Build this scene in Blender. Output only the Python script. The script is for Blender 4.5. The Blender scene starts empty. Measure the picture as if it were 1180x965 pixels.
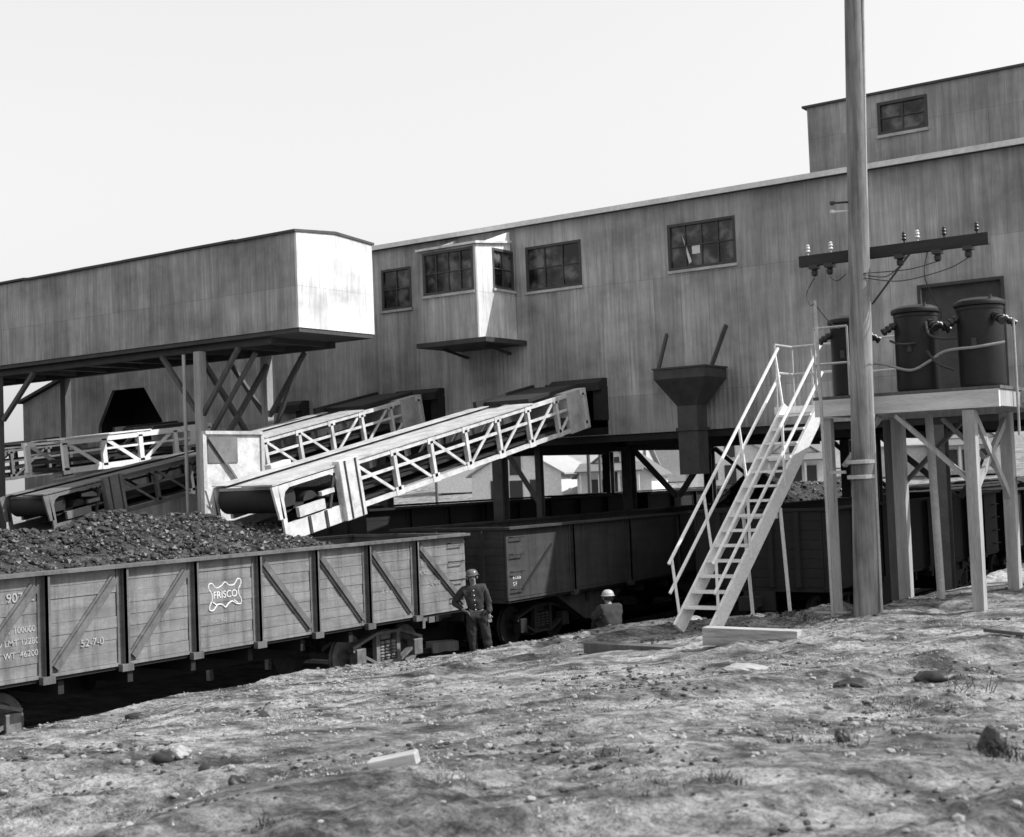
import bpy, math, random
import numpy as np
from mathutils import Vector, Matrix
R = math.radians
scene = bpy.context.scene
col = scene.collection
random.seed(7)

# ------------------------------------------------------------ camera
EYE = Vector((0, 0, 3.6))
yaw, pitch, roll = R(34.6), R(2.5), R(2.25)
Fh = Vector((-math.sin(yaw), math.cos(yaw), 0)); Rh = Vector((math.cos(yaw), math.sin(yaw), 0))
fw = math.cos(pitch)*Fh + math.sin(pitch)*Vector((0, 0, 1))
up0 = Rh.cross(fw)
cr = Rh*math.cos(roll) - up0*math.sin(roll)
cu = up0*math.cos(roll) + Rh*math.sin(roll)
cd = bpy.data.cameras.new('camera'); cam = bpy.data.objects.new('camera', cd); col.objects.link(cam)
m = Matrix((cr, cu, -fw)).transposed().to_4x4(); m.translation = EYE
cam.matrix_world = m
cd.sensor_width = 36; cd.lens = 1600/1180*36
cd.clip_end = 5000; cd.clip_start = 0.1
cd.dof.use_dof = True; cd.dof.focus_distance = 25; cd.dof.aperture_fstop = 2.8
scene.camera = cam

# ------------------------------------------------------------ sky and sun
SUN = Vector((.82, .37, .92)).normalized()
w = bpy.data.worlds.new('World'); scene.world = w; w.use_nodes = True
nt = w.node_tree; nt.nodes.clear()
out = nt.nodes.new('ShaderNodeOutputWorld'); bg = nt.nodes.new('ShaderNodeBackground')
sky = nt.nodes.new('ShaderNodeTexSky'); sky.sky_type = 'NISHITA'; sky.sun_disc = False
sky.sun_elevation = math.asin(SUN.z); sky.sun_rotation = math.atan2(SUN.x, SUN.y)
sky.air_density = 1.0; sky.dust_density = 4.0; sky.ozone_density = 1.0
# blue-sensitive film: the sky's blue channel, with an even white added to brighten it
sp_ = nt.nodes.new('ShaderNodeSeparateColor'); ma = nt.nodes.new('ShaderNodeMath'); ma.operation = 'MULTIPLY_ADD'
nt.links.new(sky.outputs[0], sp_.inputs[0]); nt.links.new(sp_.outputs[2], ma.inputs[0]); ma.inputs[1].default_value = .55; ma.inputs[2].default_value = 2.3
nt.links.new(ma.outputs[0], bg.inputs[0])
bg.inputs[1].default_value = 0.15
nt.links.new(bg.outputs[0], out.inputs[0])
ld = bpy.data.lights.new('sun', 'SUN'); ld.energy = 3.9; ld.angle = R(.55); ld.color = (1, 1, 1)
lo = bpy.data.objects.new('sun', ld); col.objects.link(lo)
lo.rotation_euler = SUN.to_track_quat('Z', 'Y').to_euler()
scene.view_settings.view_transform = 'Standard'; scene.view_settings.look = 'None'
scene.view_settings.gamma = 1; scene.view_settings.exposure = 0.5

# ------------------------------------------------------------ materials (a black and white world)
def nodes(name):
    mt = bpy.data.materials.new(name); mt.use_nodes = True
    return mt, mt.node_tree, mt.node_tree.nodes['Principled BSDF']
def coords(t, scale, obj=True, uplusv=False):
    tc = t.nodes.new('ShaderNodeTexCoord')
    o = tc.outputs['Object']
    if not obj:
        g = t.nodes.new('ShaderNodeNewGeometry'); o = g.outputs['Position']
    if uplusv:
        s = t.nodes.new('ShaderNodeSeparateXYZ'); a = t.nodes.new('ShaderNodeMath'); c = t.nodes.new('ShaderNodeCombineXYZ')
        t.links.new(o, s.inputs[0]); t.links.new(s.outputs[0], a.inputs[0]); t.links.new(s.outputs[1], a.inputs[1])
        t.links.new(a.outputs[0], c.inputs[0]); t.links.new(s.outputs[2], c.inputs[1])
        o = c.outputs[0]
    mp = t.nodes.new('ShaderNodeMapping'); mp.inputs['Scale'].default_value = scale
    t.links.new(o, mp.inputs[0]); return mp.outputs[0]
def noise(t, vec, scale=1, detail=6, rough=.6):
    n = t.nodes.new('ShaderNodeTexNoise'); n.inputs['Scale'].default_value = scale
    n.inputs['Detail'].default_value = detail; n.inputs['Roughness'].default_value = rough
    t.links.new(vec, n.inputs['Vector']); return n.outputs[0]
def ramp(t, fac, stops):
    r = t.nodes.new('ShaderNodeValToRGB')
    el = r.color_ramp.elements
    while len(el) < len(stops): el.new(.5)
    for e, (p, v) in zip(el, stops): e.position = p; e.color = (v, v, v, 1)
    t.links.new(fac, r.inputs[0]); return r.outputs[0]
def mul(t, a, b, fac=1.0, mode='MULTIPLY'):
    x = t.nodes.new('ShaderNodeMix'); x.data_type = 'RGBA'; x.blend_type = mode; x.inputs[0].default_value = fac
    t.links.new(a, x.inputs[6]); t.links.new(b, x.inputs[7]); return x.outputs[2]
def bump(t, b, h, strength=.3, dist=.02):
    n = t.nodes.new('ShaderNodeBump'); n.inputs['Strength'].default_value = strength; n.inputs['Distance'].default_value = dist
    t.links.new(h, n.inputs['Height']); t.links.new(n.outputs[0], b.inputs['Normal'])
def worn(name, v, rough=.6, var=.35, scale=3.0, metal=0, bm=.25, sc=(1, 1, 1)):
    """paint, wood or steel with blotches, grime and small bumps"""
    mt, t, b = nodes(name)
    c = coords(t, sc)
    n1 = noise(t, c, scale, 8, .65)
    n2 = noise(t, c, scale*9, 4, .6)
    a = ramp(t, n1, [(.3, v*(1-var)), (.7, min(v*(1+var*.5), .95))])
    d = ramp(t, n2, [(.3, .8), (.65, 1.0)])
    t.links.new(mul(t, a, d), b.inputs['Base Color'])
    b.inputs['Roughness'].default_value = rough; b.inputs['Metallic'].default_value = metal
    bump(t, b, n2, bm, .01)
    return mt
def sheet(name, v, var=.32, width=.72):
    """sheet siding: vertical sheets of differing tone, rain streaks, faint corrugation"""
    mt, t, b = nodes(name)
    c = coords(t, (1, 1, 1), False, True)
    br = t.nodes.new('ShaderNodeTexBrick')
    br.offset = 0.5; br.offset_frequency = 2
    br.inputs['Color1'].default_value = (v*(1-var),)*3+(1,); br.inputs['Color2'].default_value = (v*(1+var),)*3+(1,)
    br.inputs['Mortar'].default_value = (v*.62,)*3+(1,); br.inputs['Scale'].default_value = 1
    br.inputs['Mortar Size'].default_value = .006; br.inputs['Mortar Smooth'].default_value = .4
    br.inputs['Brick Width'].default_value = width; br.inputs['Row Height'].default_value = 2.75
    t.links.new(c, br.inputs['Vector'])
    s1 = noise(t, coords(t, (3.2, .22, 1), False, True), 1, 6, .7)
    s2 = noise(t, coords(t, (16, .8, 1), False, True), 1, 5, .7)
    s3 = noise(t, coords(t, (.5, .6, 1), False, True), 1, 5, .6)
    x = mul(t, br.outputs[0], ramp(t, s1, [(.28, .62), (.5, .95), (.72, 1.35)]))
    x = mul(t, x, ramp(t, s2, [(.25, .72), (.7, 1.18)]))
    x = mul(t, x, ramp(t, s3, [(.34, .62), (.5, .98), (.66, 1.25)]))
    t.links.new(x, b.inputs['Base Color'])
    b.inputs['Roughness'].default_value = .7
    wv = t.nodes.new('ShaderNodeTexWave'); wv.wave_profile = 'SIN'; wv.inputs['Scale'].default_value = 2.6
    wv.inputs['Distortion'].default_value = .3
    t.links.new(c, wv.inputs['Vector'])
    bump(t, b, wv.outputs[1], .3, .02)
    return mt
M = {}
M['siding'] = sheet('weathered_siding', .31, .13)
M['siding_sunlit'] = sheet('sunlit_siding', .6, .04)  # same sheet metal as the siding; sun on end faces put into the colour
M['siding_dark'] = sheet('darker_siding', .2, .1)  # darker tone for the low wall
M['white'] = worn('white_paint', .62, .5, .4, 3.6, 0, .12)
M['arm'] = worn('tarred_timber', .03, .85, .4, 2, 0, .4, (.6, 6, 6))
M['stair'] = worn('stair_paint', .82, .5, .12, 3, 0, .1)
M['cream'] = worn('off_white_paint', .66, .6, .22, 2.5)
M['eave'] = worn('pale_eave', .7, .6, .2, 1.5)
M['roofing'] = worn('tar_roofing', .07, .85)
M['trim'] = worn('dark_trim', .06, .8)
M['steel'] = worn('dark_steel', .04, .6, .5)
M['soot_shade'] = worn('sooty_shade_steel', .014, .8, .5)  # sooty steel, darkened further to put underside shade into the colour
M['colsteel'] = worn('column_steel', .08, .65, .4, 3)
M['rail'] = worn('rail_steel', .12, .4, .3, 3, .6)
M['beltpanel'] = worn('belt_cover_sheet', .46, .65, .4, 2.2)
M['boomgrey'] = worn('grey_boom', .16, .7, .4, 2)  # even grey for the left-hand booms and the screen details
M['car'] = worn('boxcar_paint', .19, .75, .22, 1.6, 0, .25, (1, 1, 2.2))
M['oldcar_shade'] = worn('old_car_paint_shade', .045, .8, .35, 1.4)  # old paint, with shade under the tipple put into a darker tone
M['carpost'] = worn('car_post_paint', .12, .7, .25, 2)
M['carshade'] = worn('shade_dark_car_paint', .012, .85, .5, 1.2)  # car paint near black, with the tipple's shade put into the colour
M['lettering'] = worn('white_lettering', .62, .7, .25, 6)
M['faded'] = worn('faded_lettering', .36, .8, .45, 14)
M['truckmetal'] = worn('cast_truck_steel', .16, .65, .5, 6)
M['timber'] = worn('grey_timber', .36, .8, .35, 2, 0, .4, (6, 6, .6))
M['timber_pale'] = worn('pale_beam', .58, .8, .25, 2, 0, .3, (.6, 6, 6))
M['timber_dark'] = worn('dark_timber', .10, .85, .4, 2, 0, .4, (6, 6, .6))
M['plank'] = worn('pale_plank', .42, .85, .55, 3, 0, .3, (.6, 6, 6))
M['tank'] = worn('dark_tank_enamel', .022, .42, .3, 2, 0, .08)
M['lid'] = worn('dark_lid_enamel', .018, .5, .3, 2)
M['porcelain'] = worn('brown_porcelain', .02, .4, .2, 4, 0, .02)
M['porcelain_pale'] = worn('pale_porcelain', .6, .25, .1, 4, 0, .02)
M['galv'] = worn('galvanised_pipe', .42, .45, .25, 3, .3)
M['cable'] = worn('black_cable', .03, .6, .2, 4)
M['cable_pale'] = worn('grey_cable', .28, .7, .2, 4)
M['skin'] = worn('skin', .22, .6, .15, 6, 0, .05)
M['denim'] = worn('work_clothes', .022, .9, .35, 9)
M['denim_pale'] = worn('faded_jacket', .03, .9, .3, 9)
M['hat'] = worn('hard_hat', .4, .35, .15, 6, 0, .03)
M['hat_dark'] = worn('dark_hard_hat', .11, .3, .2, 6, 0, .03)
M['boot'] = worn('boot_leather', .03, .7)
M['hwall'] = worn('house_paint', .75, .8, .1, .5)
M['hwall2'] = worn('house_paint_grey', .48, .8, .1, .5)
M['hroof'] = worn('house_shingles', .15, .9, .2, 1.5)
M['hroof2'] = worn('house_shingles_pale', .36, .9, .15, 1.5)
M['hdark'] = worn('house_window_dark', .03, .3, .2, 1)
M['concrete'] = worn('concrete', .34, .85, .25, 2)
M['rock'] = worn('rock', .2, .9, .5, 5, 0, .6)
M['weed'] = worn('dry_weed', .06, .9, .4, 9)
M['shaft'] = worn('black_inner_darkness', .012, .95, .3)
mt, t, b = nodes('window_glass'); M['glass'] = mt
c = coords(t, (1, 1, 1), False, True)
t.links.new(ramp(t, noise(t, c, 1.7, 3, .6), [(.4, .006), (.5, .03), (.62, .12)]), b.inputs['Base Color']); b.inputs['Roughness'].default_value = .12
b.inputs['Specular IOR Level'].default_value = .35
# pole wood: long vertical grain
mt, t, b = nodes('pole_wood'); M['pole'] = mt
n1 = noise(t, coords(t, (14, 14, .5)), 1, 8, .7); n2 = noise(t, coords(t, (2, 2, .7)), 1, 5, .6)
t.links.new(mul(t, ramp(t, n1, [(.3, .07), (.48, .2), (.72, .34)]), ramp(t, n2, [(.36, .4), (.6, 1.05)])), b.inputs['Base Color'])
b.inputs['Roughness'].default_value = .8; bump(t, b, n1, .6, .02)
# rain streaks and soot run down the car sides
for nm in ('car', 'carpost', 'oldcar_shade'):
    t = M[nm].node_tree; b = t.nodes['Principled BSDF']; src = b.inputs['Base Color'].links[0].from_socket
    x = mul(t, src, ramp(t, noise(t, coords(t, (1, 5, .45), False), 1, 7, .7), [(.36, .6), (.5, 1.0), (.7, 1.2)]))
    x = mul(t, x, ramp(t, noise(t, coords(t, (1, .8, 7), False), 1, 4, .6), [(.35, .82), (.65, 1.1)]))
    t.links.new(x, b.inputs['Base Color'])
for nm in ('tank', 'lid'): M[nm].node_tree.nodes['Principled BSDF'].inputs['Specular IOR Level'].default_value = .25
# dirt
mt, t, b = nodes('dirt'); M['dirt'] = mt
P = coords(t, (1, 1, 1), False)
big = noise(t, coords(t, (.32, .5, 1), False), 1, 6, .6)
mid = noise(t, coords(t, (1.5, 2.6, 2), False), 1, 9, .72)
fine = noise(t, P, 11, 10, .8)
x = ramp(t, big, [(.3, .33), (.52, .47), (.7, .60)])
x = mul(t, x, ramp(t, mid, [(.38, .2), (.47, .5), (.56, .95), (.68, 1.2)]))
x = mul(t, x, ramp(t, fine, [(.36, .35), (.5, .95), (.66, 1.3)]))
vor = t.nodes.new('ShaderNodeTexVoronoi'); vor.inputs['Scale'].default_value = 15; t.links.new(P, vor.inputs['Vector'])
x = mul(t, x, ramp(t, vor.outputs['Distance'], [(.1, .7), (.4, 1.0)]), .55)
grit = noise(t, P, 48, 6, .85)
x = mul(t, x, ramp(t, grit, [(.36, .25), (.47, .85), (.6, 1.1), (.72, 1.6)]))
spk = t.nodes.new('ShaderNodeTexVoronoi'); spk.inputs['Scale'].default_value = 9; t.links.new(P, spk.inputs['Vector'])
x = mul(t, x, ramp(t, spk.outputs['Distance'], [(.10, .3), (.2, 1.0)]), .7)
# coal dust covers the low ground round the tracks
sp = t.nodes.new('ShaderNodeSeparateXYZ'); t.links.new(P, sp.inputs[0])
ad = t.nodes.new('ShaderNodeMath'); ad.operation = 'MULTIPLY_ADD'; t.links.new(mid, ad.inputs[0]); ad.inputs[1].default_value = .5
t.links.new(sp.outputs[2], ad.inputs[2])
dz = ramp(t, ad.outputs[0], [(.30, .06), (.54, 1.0)])
gy = t.nodes.new('ShaderNodeMath'); gy.operation = 'GREATER_THAN'; t.links.new(sp.outputs[1], gy.inputs[0]); gy.inputs[1].default_value = 52
mx = t.nodes.new('ShaderNodeMix'); mx.data_type = 'RGBA'; t.links.new(gy.outputs[0], mx.inputs[0]); t.links.new(dz, mx.inputs[6]); mx.inputs[7].default_value = (.85, .85, .85, 1)
x = mul(t, x, mx.outputs[2])
cst = t.nodes.new('ShaderNodeMapping'); cst.inputs['Rotation'].default_value = (0, 0, R(-58)); cst.inputs['Scale'].default_value = (1, 1, 1)
ggeo = t.nodes.new('ShaderNodeNewGeometry'); t.links.new(ggeo.outputs['Position'], cst.inputs[0])
cs2 = t.nodes.new('ShaderNodeMapping'); cs2.inputs['Scale'].default_value = (.28, 1.9, 1); t.links.new(cst.outputs[0], cs2.inputs[0])
st_ = noise(t, cs2.outputs[0], 1, 8, .62)
x = mul(t, x, ramp(t, st_, [(.36, .5), (.46, .9), (.6, 1.12)]), .8)
t.links.new(x, b.inputs['Base Color']); b.inputs['Roughness'].default_value = .95
b.inputs['Specular IOR Level'].default_value = .15
hsum = t.nodes.new('ShaderNodeMath'); hsum.operation = 'MULTIPLY_ADD'; t.links.new(grit, hsum.inputs[0]); hsum.inputs[1].default_value = .6; t.links.new(fine, hsum.inputs[2])
bump(t, b, hsum.outputs[0], 1.0, .045)
# coal
mt, t, b = nodes('coal'); M['coal'] = mt
t.links.new(ramp(t, noise(t, coords(t, (1, 1, 1)), 12, 4, .7), [(.35, .008), (.75, .04)]), b.inputs['Base Color'])
b.inputs['Roughness'].default_value = .42
bump(t, b, noise(t, coords(t, (1,1,1)), 26, 5, .8), .3, .02)

# ------------------------------------------------------------ mesh helpers
class MB:
    def __init__(s): s.v = []; s.f = []
    def add(s, vs, fs):
        o = len(s.v); s.v += [tuple(p) for p in vs]; s.f += [tuple(o+i for i in f) for f in fs]; return s
    def box(s, x0, x1, y0, y1, z0, z1):
        return s.add([(x0,y0,z0),(x1,y0,z0),(x1,y1,z0),(x0,y1,z0),(x0,y0,z1),(x1,y0,z1),(x1,y1,z1),(x0,y1,z1)],
              [(0,3,2,1),(4,5,6,7),(0,1,5,4),(1,2,6,5),(2,3,7,6),(3,0,4,7)])
    def beam(s, a, b, w, h, up=(0,0,1)):
        a = Vector(a); b = Vector(b); d = (b-a).normalized(); u = Vector(up)
        if abs(d.dot(u)) > .98: u = Vector((0,1,0))
        r = d.cross(u).normalized(); u = r.cross(d).normalized()
        r *= w/2; u *= h/2
        return s.add([a-r-u,a+r-u,a+r+u,a-r+u,b-r-u,b+r-u,b+r+u,b-r+u],
              [(0,3,2,1),(4,5,6,7),(0,1,5,4),(1,2,6,5),(2,3,7,6),(3,0,4,7)])
    def tube(s, pts, r, n=10, r1=None):
        pts = [Vector(p) for p in pts]; N = len(pts); rr = [r + ((r1 if r1 is not None else r)-r)*i/max(1, N-1) for i in range(N)]
        vs = []; 
        for i, p in enumerate(pts):
            d = (pts[min(i+1, N-1)]-pts[max(i-1, 0)]).normalized()
            u = Vector((0,0,1)) if abs(d.z) < .9 else Vector((1,0,0))
            a = d.cross(u).normalized(); c = a.cross(d)
            vs += [p + (a*math.cos(2*math.pi*k/n)+c*math.sin(2*math.pi*k/n))*rr[i] for k in range(n)]
        fs = [(i*n+k, i*n+(k+1)%n, (i+1)*n+(k+1)%n, (i+1)*n+k) for i in range(N-1) for k in range(n)]
        fs += [tuple(range(n-1,-1,-1)), tuple((N-1)*n+k for k in range(n))]
        return s.add(vs, fs)
    def lathe(s, c, prof, n=24, axis='z'):
        c = Vector(c); vs = []
        for (r, h) in prof:
            for k in range(n):
                a = 2*math.pi*k/n
                p = (r*math.cos(a), r*math.sin(a), h)
                if axis == 'x': p = (p[2], p[0], p[1])
                if axis == 'y': p = (p[0], p[2], p[1])
                vs.append(c+Vector(p))
        N = len(prof)
        fs = [(i*n+k, i*n+(k+1)%n, (i+1)*n+(k+1)%n, (i+1)*n+k) for i in range(N-1) for k in range(n)]
        fs += [tuple(range(n-1,-1,-1)), tuple((N-1)*n+k for k in range(n))]
        return s.add(vs, fs)
    def prism(s, pts, off):
        """closed polygon pts extruded by off"""
        n = len(pts); off = Vector(off); vs = [Vector(p) for p in pts]; vs += [p+off for p in vs]
        return s.add(vs, [tuple(range(n-1,-1,-1)), tuple(range(n, 2*n))] + [(k,(k+1)%n,n+(k+1)%n,n+k) for k in range(n)])
    def build(s, name, mat, parent=None, smooth=False, bevel=0):
        me = bpy.data.meshes.new(name)
        o0 = world_loc(parent) if parent else Vector((0,0,0))
        me.from_pydata([tuple(Vector(p)-o0) for p in s.v], [], s.f); me.update()
        me.materials.append(M[mat] if isinstance(mat, str) else mat)
        o = bpy.data.objects.new(name, me); col.objects.link(o)
        if parent: o.parent = parent
        if smooth:
            for p in me.polygons: p.use_smooth = True
            e = o.modifiers.new('edges', 'EDGE_SPLIT'); e.split_angle = R(40)
        if bevel:
            bv = o.modifiers.new('bevel', 'BEVEL'); bv.width = bevel; bv.segments = 2; bv.limit_method = 'ANGLE'
        return o
def world_loc(o):
    l = Vector((0,0,0))
    while o: l += o.location; o = o.parent
    return l
def tag(o, label=None, cat=None, group=None, kind=None):
    if label: o['label'] = label
    if cat: o['category'] = cat
    if group: o['group'] = group
    if kind: o['kind'] = kind
    return o
def thing(name, label, cat, loc, group=None):
    o = bpy.data.objects.new(name, None); col.objects.link(o); o.location = loc; o.empty_display_size = .2
    return tag(o, label, cat, group)
def copy_tree(o, parent=None):
    c = o.copy(); col.objects.link(c); c.parent = parent
    for ch in list(o.children): copy_tree(ch, c)
    return c
def wall(u0, u1, z0, z1, holes, d, thick, axis='x', sign=-1, mb=None):
    """wall sheet with real openings; outer face at plane d facing sign, thickness inward. axis 'x': runs along X in plane Y=d"""
    mb = mb or MB()
    us = sorted({u0, u1, *[h[0] for h in holes], *[h[1] for h in holes]}); zs = sorted({z0, z1, *[h[2] for h in holes], *[h[3] for h in holes]})
    d2 = d - sign*thick
    P = (lambda u, w_, z: (u, w_, z)) if axis == 'x' else (lambda u, w_, z: (w_, u, z))
    def q(a, b_, c_, e): mb.add([a, b_, c_, e], [(0,1,2,3)])
    for i in range(len(us)-1):
        for j in range(len(zs)-1):
            cu_, cz = (us[i]+us[i+1])/2, (zs[j]+zs[j+1])/2
            if any(h[0] < cu_ < h[1] and h[2] < cz < h[3] for h in holes): continue
            for dd in (d, d2): q(P(us[i],dd,zs[j]), P(us[i+1],dd,zs[j]), P(us[i+1],dd,zs[j+1]), P(us[i],dd,zs[j+1]))
    for (a, b_, c_, e) in list(holes)+[(u0,u1,z0,z1)]:
        q(P(a,d,c_),P(b_,d,c_),P(b_,d2,c_),P(a,d2,c_)); q(P(a,d,e),P(b_,d,e),P(b_,d2,e),P(a,d2,e))
        q(P(a,d,c_),P(a,d,e),P(a,d2,e),P(a,d2,c_)); q(P(b_,d,c_),P(b_,d,e),P(b_,d2,e),P(b_,d2,c_))
    return mb

# ------------------------------------------------------------ terrain
_rng = np.random.RandomState(3)
_lat = _rng.rand(256, 256)
def vnoise(x, y):
    xi = np.floor(x).astype(int); yi = np.floor(y).astype(int); fx = x-xi; fy = y-yi
    fx = fx*fx*(3-2*fx); fy = fy*fy*(3-2*fy)
    g = lambda a, b_: _lat[a & 255, b_ & 255]
    return (g(xi,yi)*(1-fx)+g(xi+1,yi)*fx)*(1-fy)+(g(xi,yi+1)*(1-fx)+g(xi+1,yi+1)*fx)*fy - .5
CTRL = np.array([(-16,8,.5),(-16,11,.5),(-16,15,.52),(-15.8,20,.5),(-15.4,22.0,.2),(-15.5,21.2,.2),(-14.6,22.6,.5),(-13.4,22.8,.75),(-11.5,20.9,1.15),(-9.5,19,1.48),(-9.3,17.5,1.48),
  (-6.8,18,1.66),(-5.3,18.3,1.7),(-5,21,1.9),(-5.4,25,1.95),(-2,20,1.85),(-12,12,.95),(-8,10,1.45),(-4,6,1.8),(-1.5,6,1.9),(0,0,2.0),
  (-9,4,1.35),(-10,17,1.3),(-14,16,.68),(-14,20,.55),(-12,18,.95),(-16,4,.5),(-14,0,.6),(-5,12,1.6),(-2,12,1.8),(3,10,2),(3,20,2),(-9,14,1.3),(-12.5,15,.85)])
EDGE = np.array([(-16.25,-60),(-16.25,-5),(-16.2,14),(-15.9,19),(-15.5,22.2),(-14.4,23.2),(-13.2,23.1),(-11.5,21.2),(-9.8,19.7),(-7.5,19.4),(-6.3,20.6),(-5.9,23),(-5.6,27),(-5.3,45),(-5,60)])
def sst(a, b_, x): t_ = np.clip((x-a)/(b_-a), 0, 1); return t_*t_*(3-2*t_)
def terrain(x, y, detail=True):
    x = np.asarray(x, float); y = np.asarray(y, float)
    num = np.zeros_like(x); den = np.zeros_like(x)
    for cx, cy, cz in CTRL:
        d2 = (x-cx)**2+(y-cy)**2
        w_ = np.exp(-d2/(2*1.7**2)) + 1e-5/(1+d2)
        num += w_*cz; den += w_
    E_ = num/den
    # signed distance to the edge of the embankment (positive = embankment side)
    best = np.full_like(x, 1e9); side = np.zeros_like(x)
    for (ax, ay), (bx, by) in zip(EDGE[:-1], EDGE[1:]):
        dx, dy = bx-ax, by-ay
        t_ = np.clip(((x-ax)*dx+(y-ay)*dy)/(dx*dx+dy*dy), 0, 1)
        d = np.hypot(x-ax-t_*dx, y-ay-t_*dy)
        s_ = np.sign((x-ax)*dy-(y-ay)*dx)
        m_ = d < best; best = np.where(m_, d, best); side = np.where(m_, s_, side)
    sd = best*side + vnoise(x*1.3, y*1.3)*.35
    k = sst(-.75, .15, sd)
    far = sst(46, 60, y)
    pit = -0.12 + 0*x
    low = pit*(1-k) + E_*k
    r_ = sst(-1.15, -.85, x/np.maximum(y, 1))
    hill = r_*(1.7*sst(52, 95, y) + .055*np.clip(y-105, 0, 500)*1.0)
    far_l = sst(-16, 0, x)*0 
    z = low*(1-far) + (-.1+far_l)*far + hill*np.where(y > 50, 1, 0)
    if detail:
        rough_ = .35+1.1*np.clip(vnoise(x*.6+3, y*.45+30)+.5, 0, 1)
        n = .11*vnoise(x*.45+9, y*.45) + .035*vnoise(x*1.7, y*1.7+3) + rough_**2*(.035*vnoise(x*4.3, y*4.3) + .032*vnoise(x*8.7, y*8.7+7) + .028*vnoise(x*15, y*15) + .022*vnoise(x*27, y*27+5))
        rut = np.clip(vnoise((x*.8-y*.45)*1.9+vnoise(x*.7, y*.7)*2, (x*.45+y*.8)*.22)*2.2, -.5, .5)*.09
        near = sst(70, 30, np.hypot(x, y))
        z = z + (n*np.clip(.45+.55*k, 0, 1)+rut*k)*near
    return z
def gz(x, y, detail=True): return float(terrain(np.array([x]), np.array([y]), detail)[0])
def axis_vals(lo, hi, step, far_lo, far_hi):
    a = list(np.arange(lo, hi+1e-6, step)); s_ = step; p = hi
    while p < far_hi: s_ *= 1.22; p += s_; a.append(p)
    s_ = step; p = lo
    while p > far_lo: s_ *= 1.22; p -= s_; a.insert(0, p)
    return np.array(a)
xs = axis_vals(-18, 1.5, .055, -1500, 1200); ys = axis_vals(4, 25, .06, -400, 2200)
X, Y = np.meshgrid(xs, ys, indexing='ij'); Z = terrain(X.ravel(), Y.ravel())
nx, ny = len(xs), len(ys)
me = bpy.data.meshes.new('ground')
me.vertices.add(nx*ny); me.vertices.foreach_set('co', np.stack([X.ravel(), Y.ravel(), Z], 1).ravel())
ii, jj = np.meshgrid(np.arange(nx-1), np.arange(ny-1), indexing='ij'); a = (ii*ny+jj).ravel()
quads = np.stack([a, a+ny, a+ny+1, a+1], 1)
me.loops.add(quads.size); me.loops.foreach_set('vertex_index', quads.ravel())
me.polygons.add(len(quads)); me.polygons.foreach_set('loop_start', np.arange(len(quads))*4); me.polygons.foreach_set('loop_total', np.full(len(quads), 4))
me.update(calc_edges=True); me.polygons.foreach_set('use_smooth', np.ones(len(quads), bool))
me.materials.append(M['dirt'])
tag(bpy.data.objects.new('ground', me), kind='structure'); col.objects.link(bpy.data.objects['ground'])

ICO = []
phi = (1+5**.5)/2
ICOV = [Vector(v).normalized() for v in [(-1,phi,0),(1,phi,0),(-1,-phi,0),(1,-phi,0),(0,-1,phi),(0,1,phi),(0,-1,-phi),(0,1,-phi),(phi,0,-1),(phi,0,1),(-phi,0,-1),(-phi,0,1)]]
ICOF = [(0,11,5),(0,5,1),(0,1,7),(0,7,10),(0,10,11),(1,5,9),(5,11,4),(11,10,2),(10,7,6),(7,1,8),(3,9,4),(3,4,2),(3,2,6),(3,6,8),(3,8,9),(4,9,5),(2,4,11),(6,2,10),(8,6,7),(9,8,1)]
def lump(mb, p, r, flat=.7):
    q = Matrix.Rotation(random.uniform(0, 6.3), 3, Vector((random.uniform(-1,1), random.uniform(-1,1), random.uniform(-1,1))).normalized())
    sx, sy, sz = random.uniform(.7,1.3), random.uniform(.7,1.3), flat*random.uniform(.7,1.2)
    vs = []
    for v in ICOV:
        u = q @ v * random.uniform(.75, 1.15); vs.append((p[0]+u.x*sx*r, p[1]+u.y*sy*r, p[2]+u.z*sz*r))
    mb.add(vs, ICOF)

# loose clods and gravel strewn over the dirt: uncountable
mb = MB()
N = 42000
rx = np.random.RandomState(5)
px_ = rx.uniform(-16.6, 0, N*2); py_ = rx.uniform(3.5, 24, N*2)
dens = vnoise(px_*.5+40, py_*.5)*1.3 + vnoise(px_*1.9, py_*1.9+20)*.9 + .42 + np.where(px_ < -14.6, .35, 0)
keep = rx.rand(N*2) < np.clip(dens-.25, .02, 1)*.6
px_, py_ = px_[keep], py_[keep]; pz_ = terrain(px_, py_)
for x_, y_, z_ in zip(px_, py_, pz_):
    if z_ < .02: continue
    r_ = min(.0055*math.exp(abs(random.gauss(0, .85))), .04)
    lump(mb, (x_, y_, z_+r_*.2), r_)
o = mb.build('gravel', worn('gravel_stone', .30, .9, .75, 1.3, 0, .4)); tag(o, 'loose stones and dirt clods strewn over the rough ground', 'gravel', kind='stuff')
mb = MB()
for k in range(420):
    cx, cy = random.uniform(-15.5, -1), random.uniform(4.5, 21)
    if vnoise(np.array([cx*.8+11]), np.array([cy*.8+5]))[0] < .08: continue
    for q in range(random.randint(5, 16)):
        x_, y_ = cx+random.gauss(0, .22), cy+random.gauss(0, .12)
        r_ = random.uniform(.008, .032)
        lump(mb, (x_, y_, gz(x_, y_)+r_*.3), r_, .6)
o = mb.build('coal_crumbs', worn('coal_crumb', .05, .9, .5, 3)); tag(o, 'dark crumbs of coal and cinder scattered in patches on the dirt', 'coal crumbs', kind='stuff')

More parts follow.
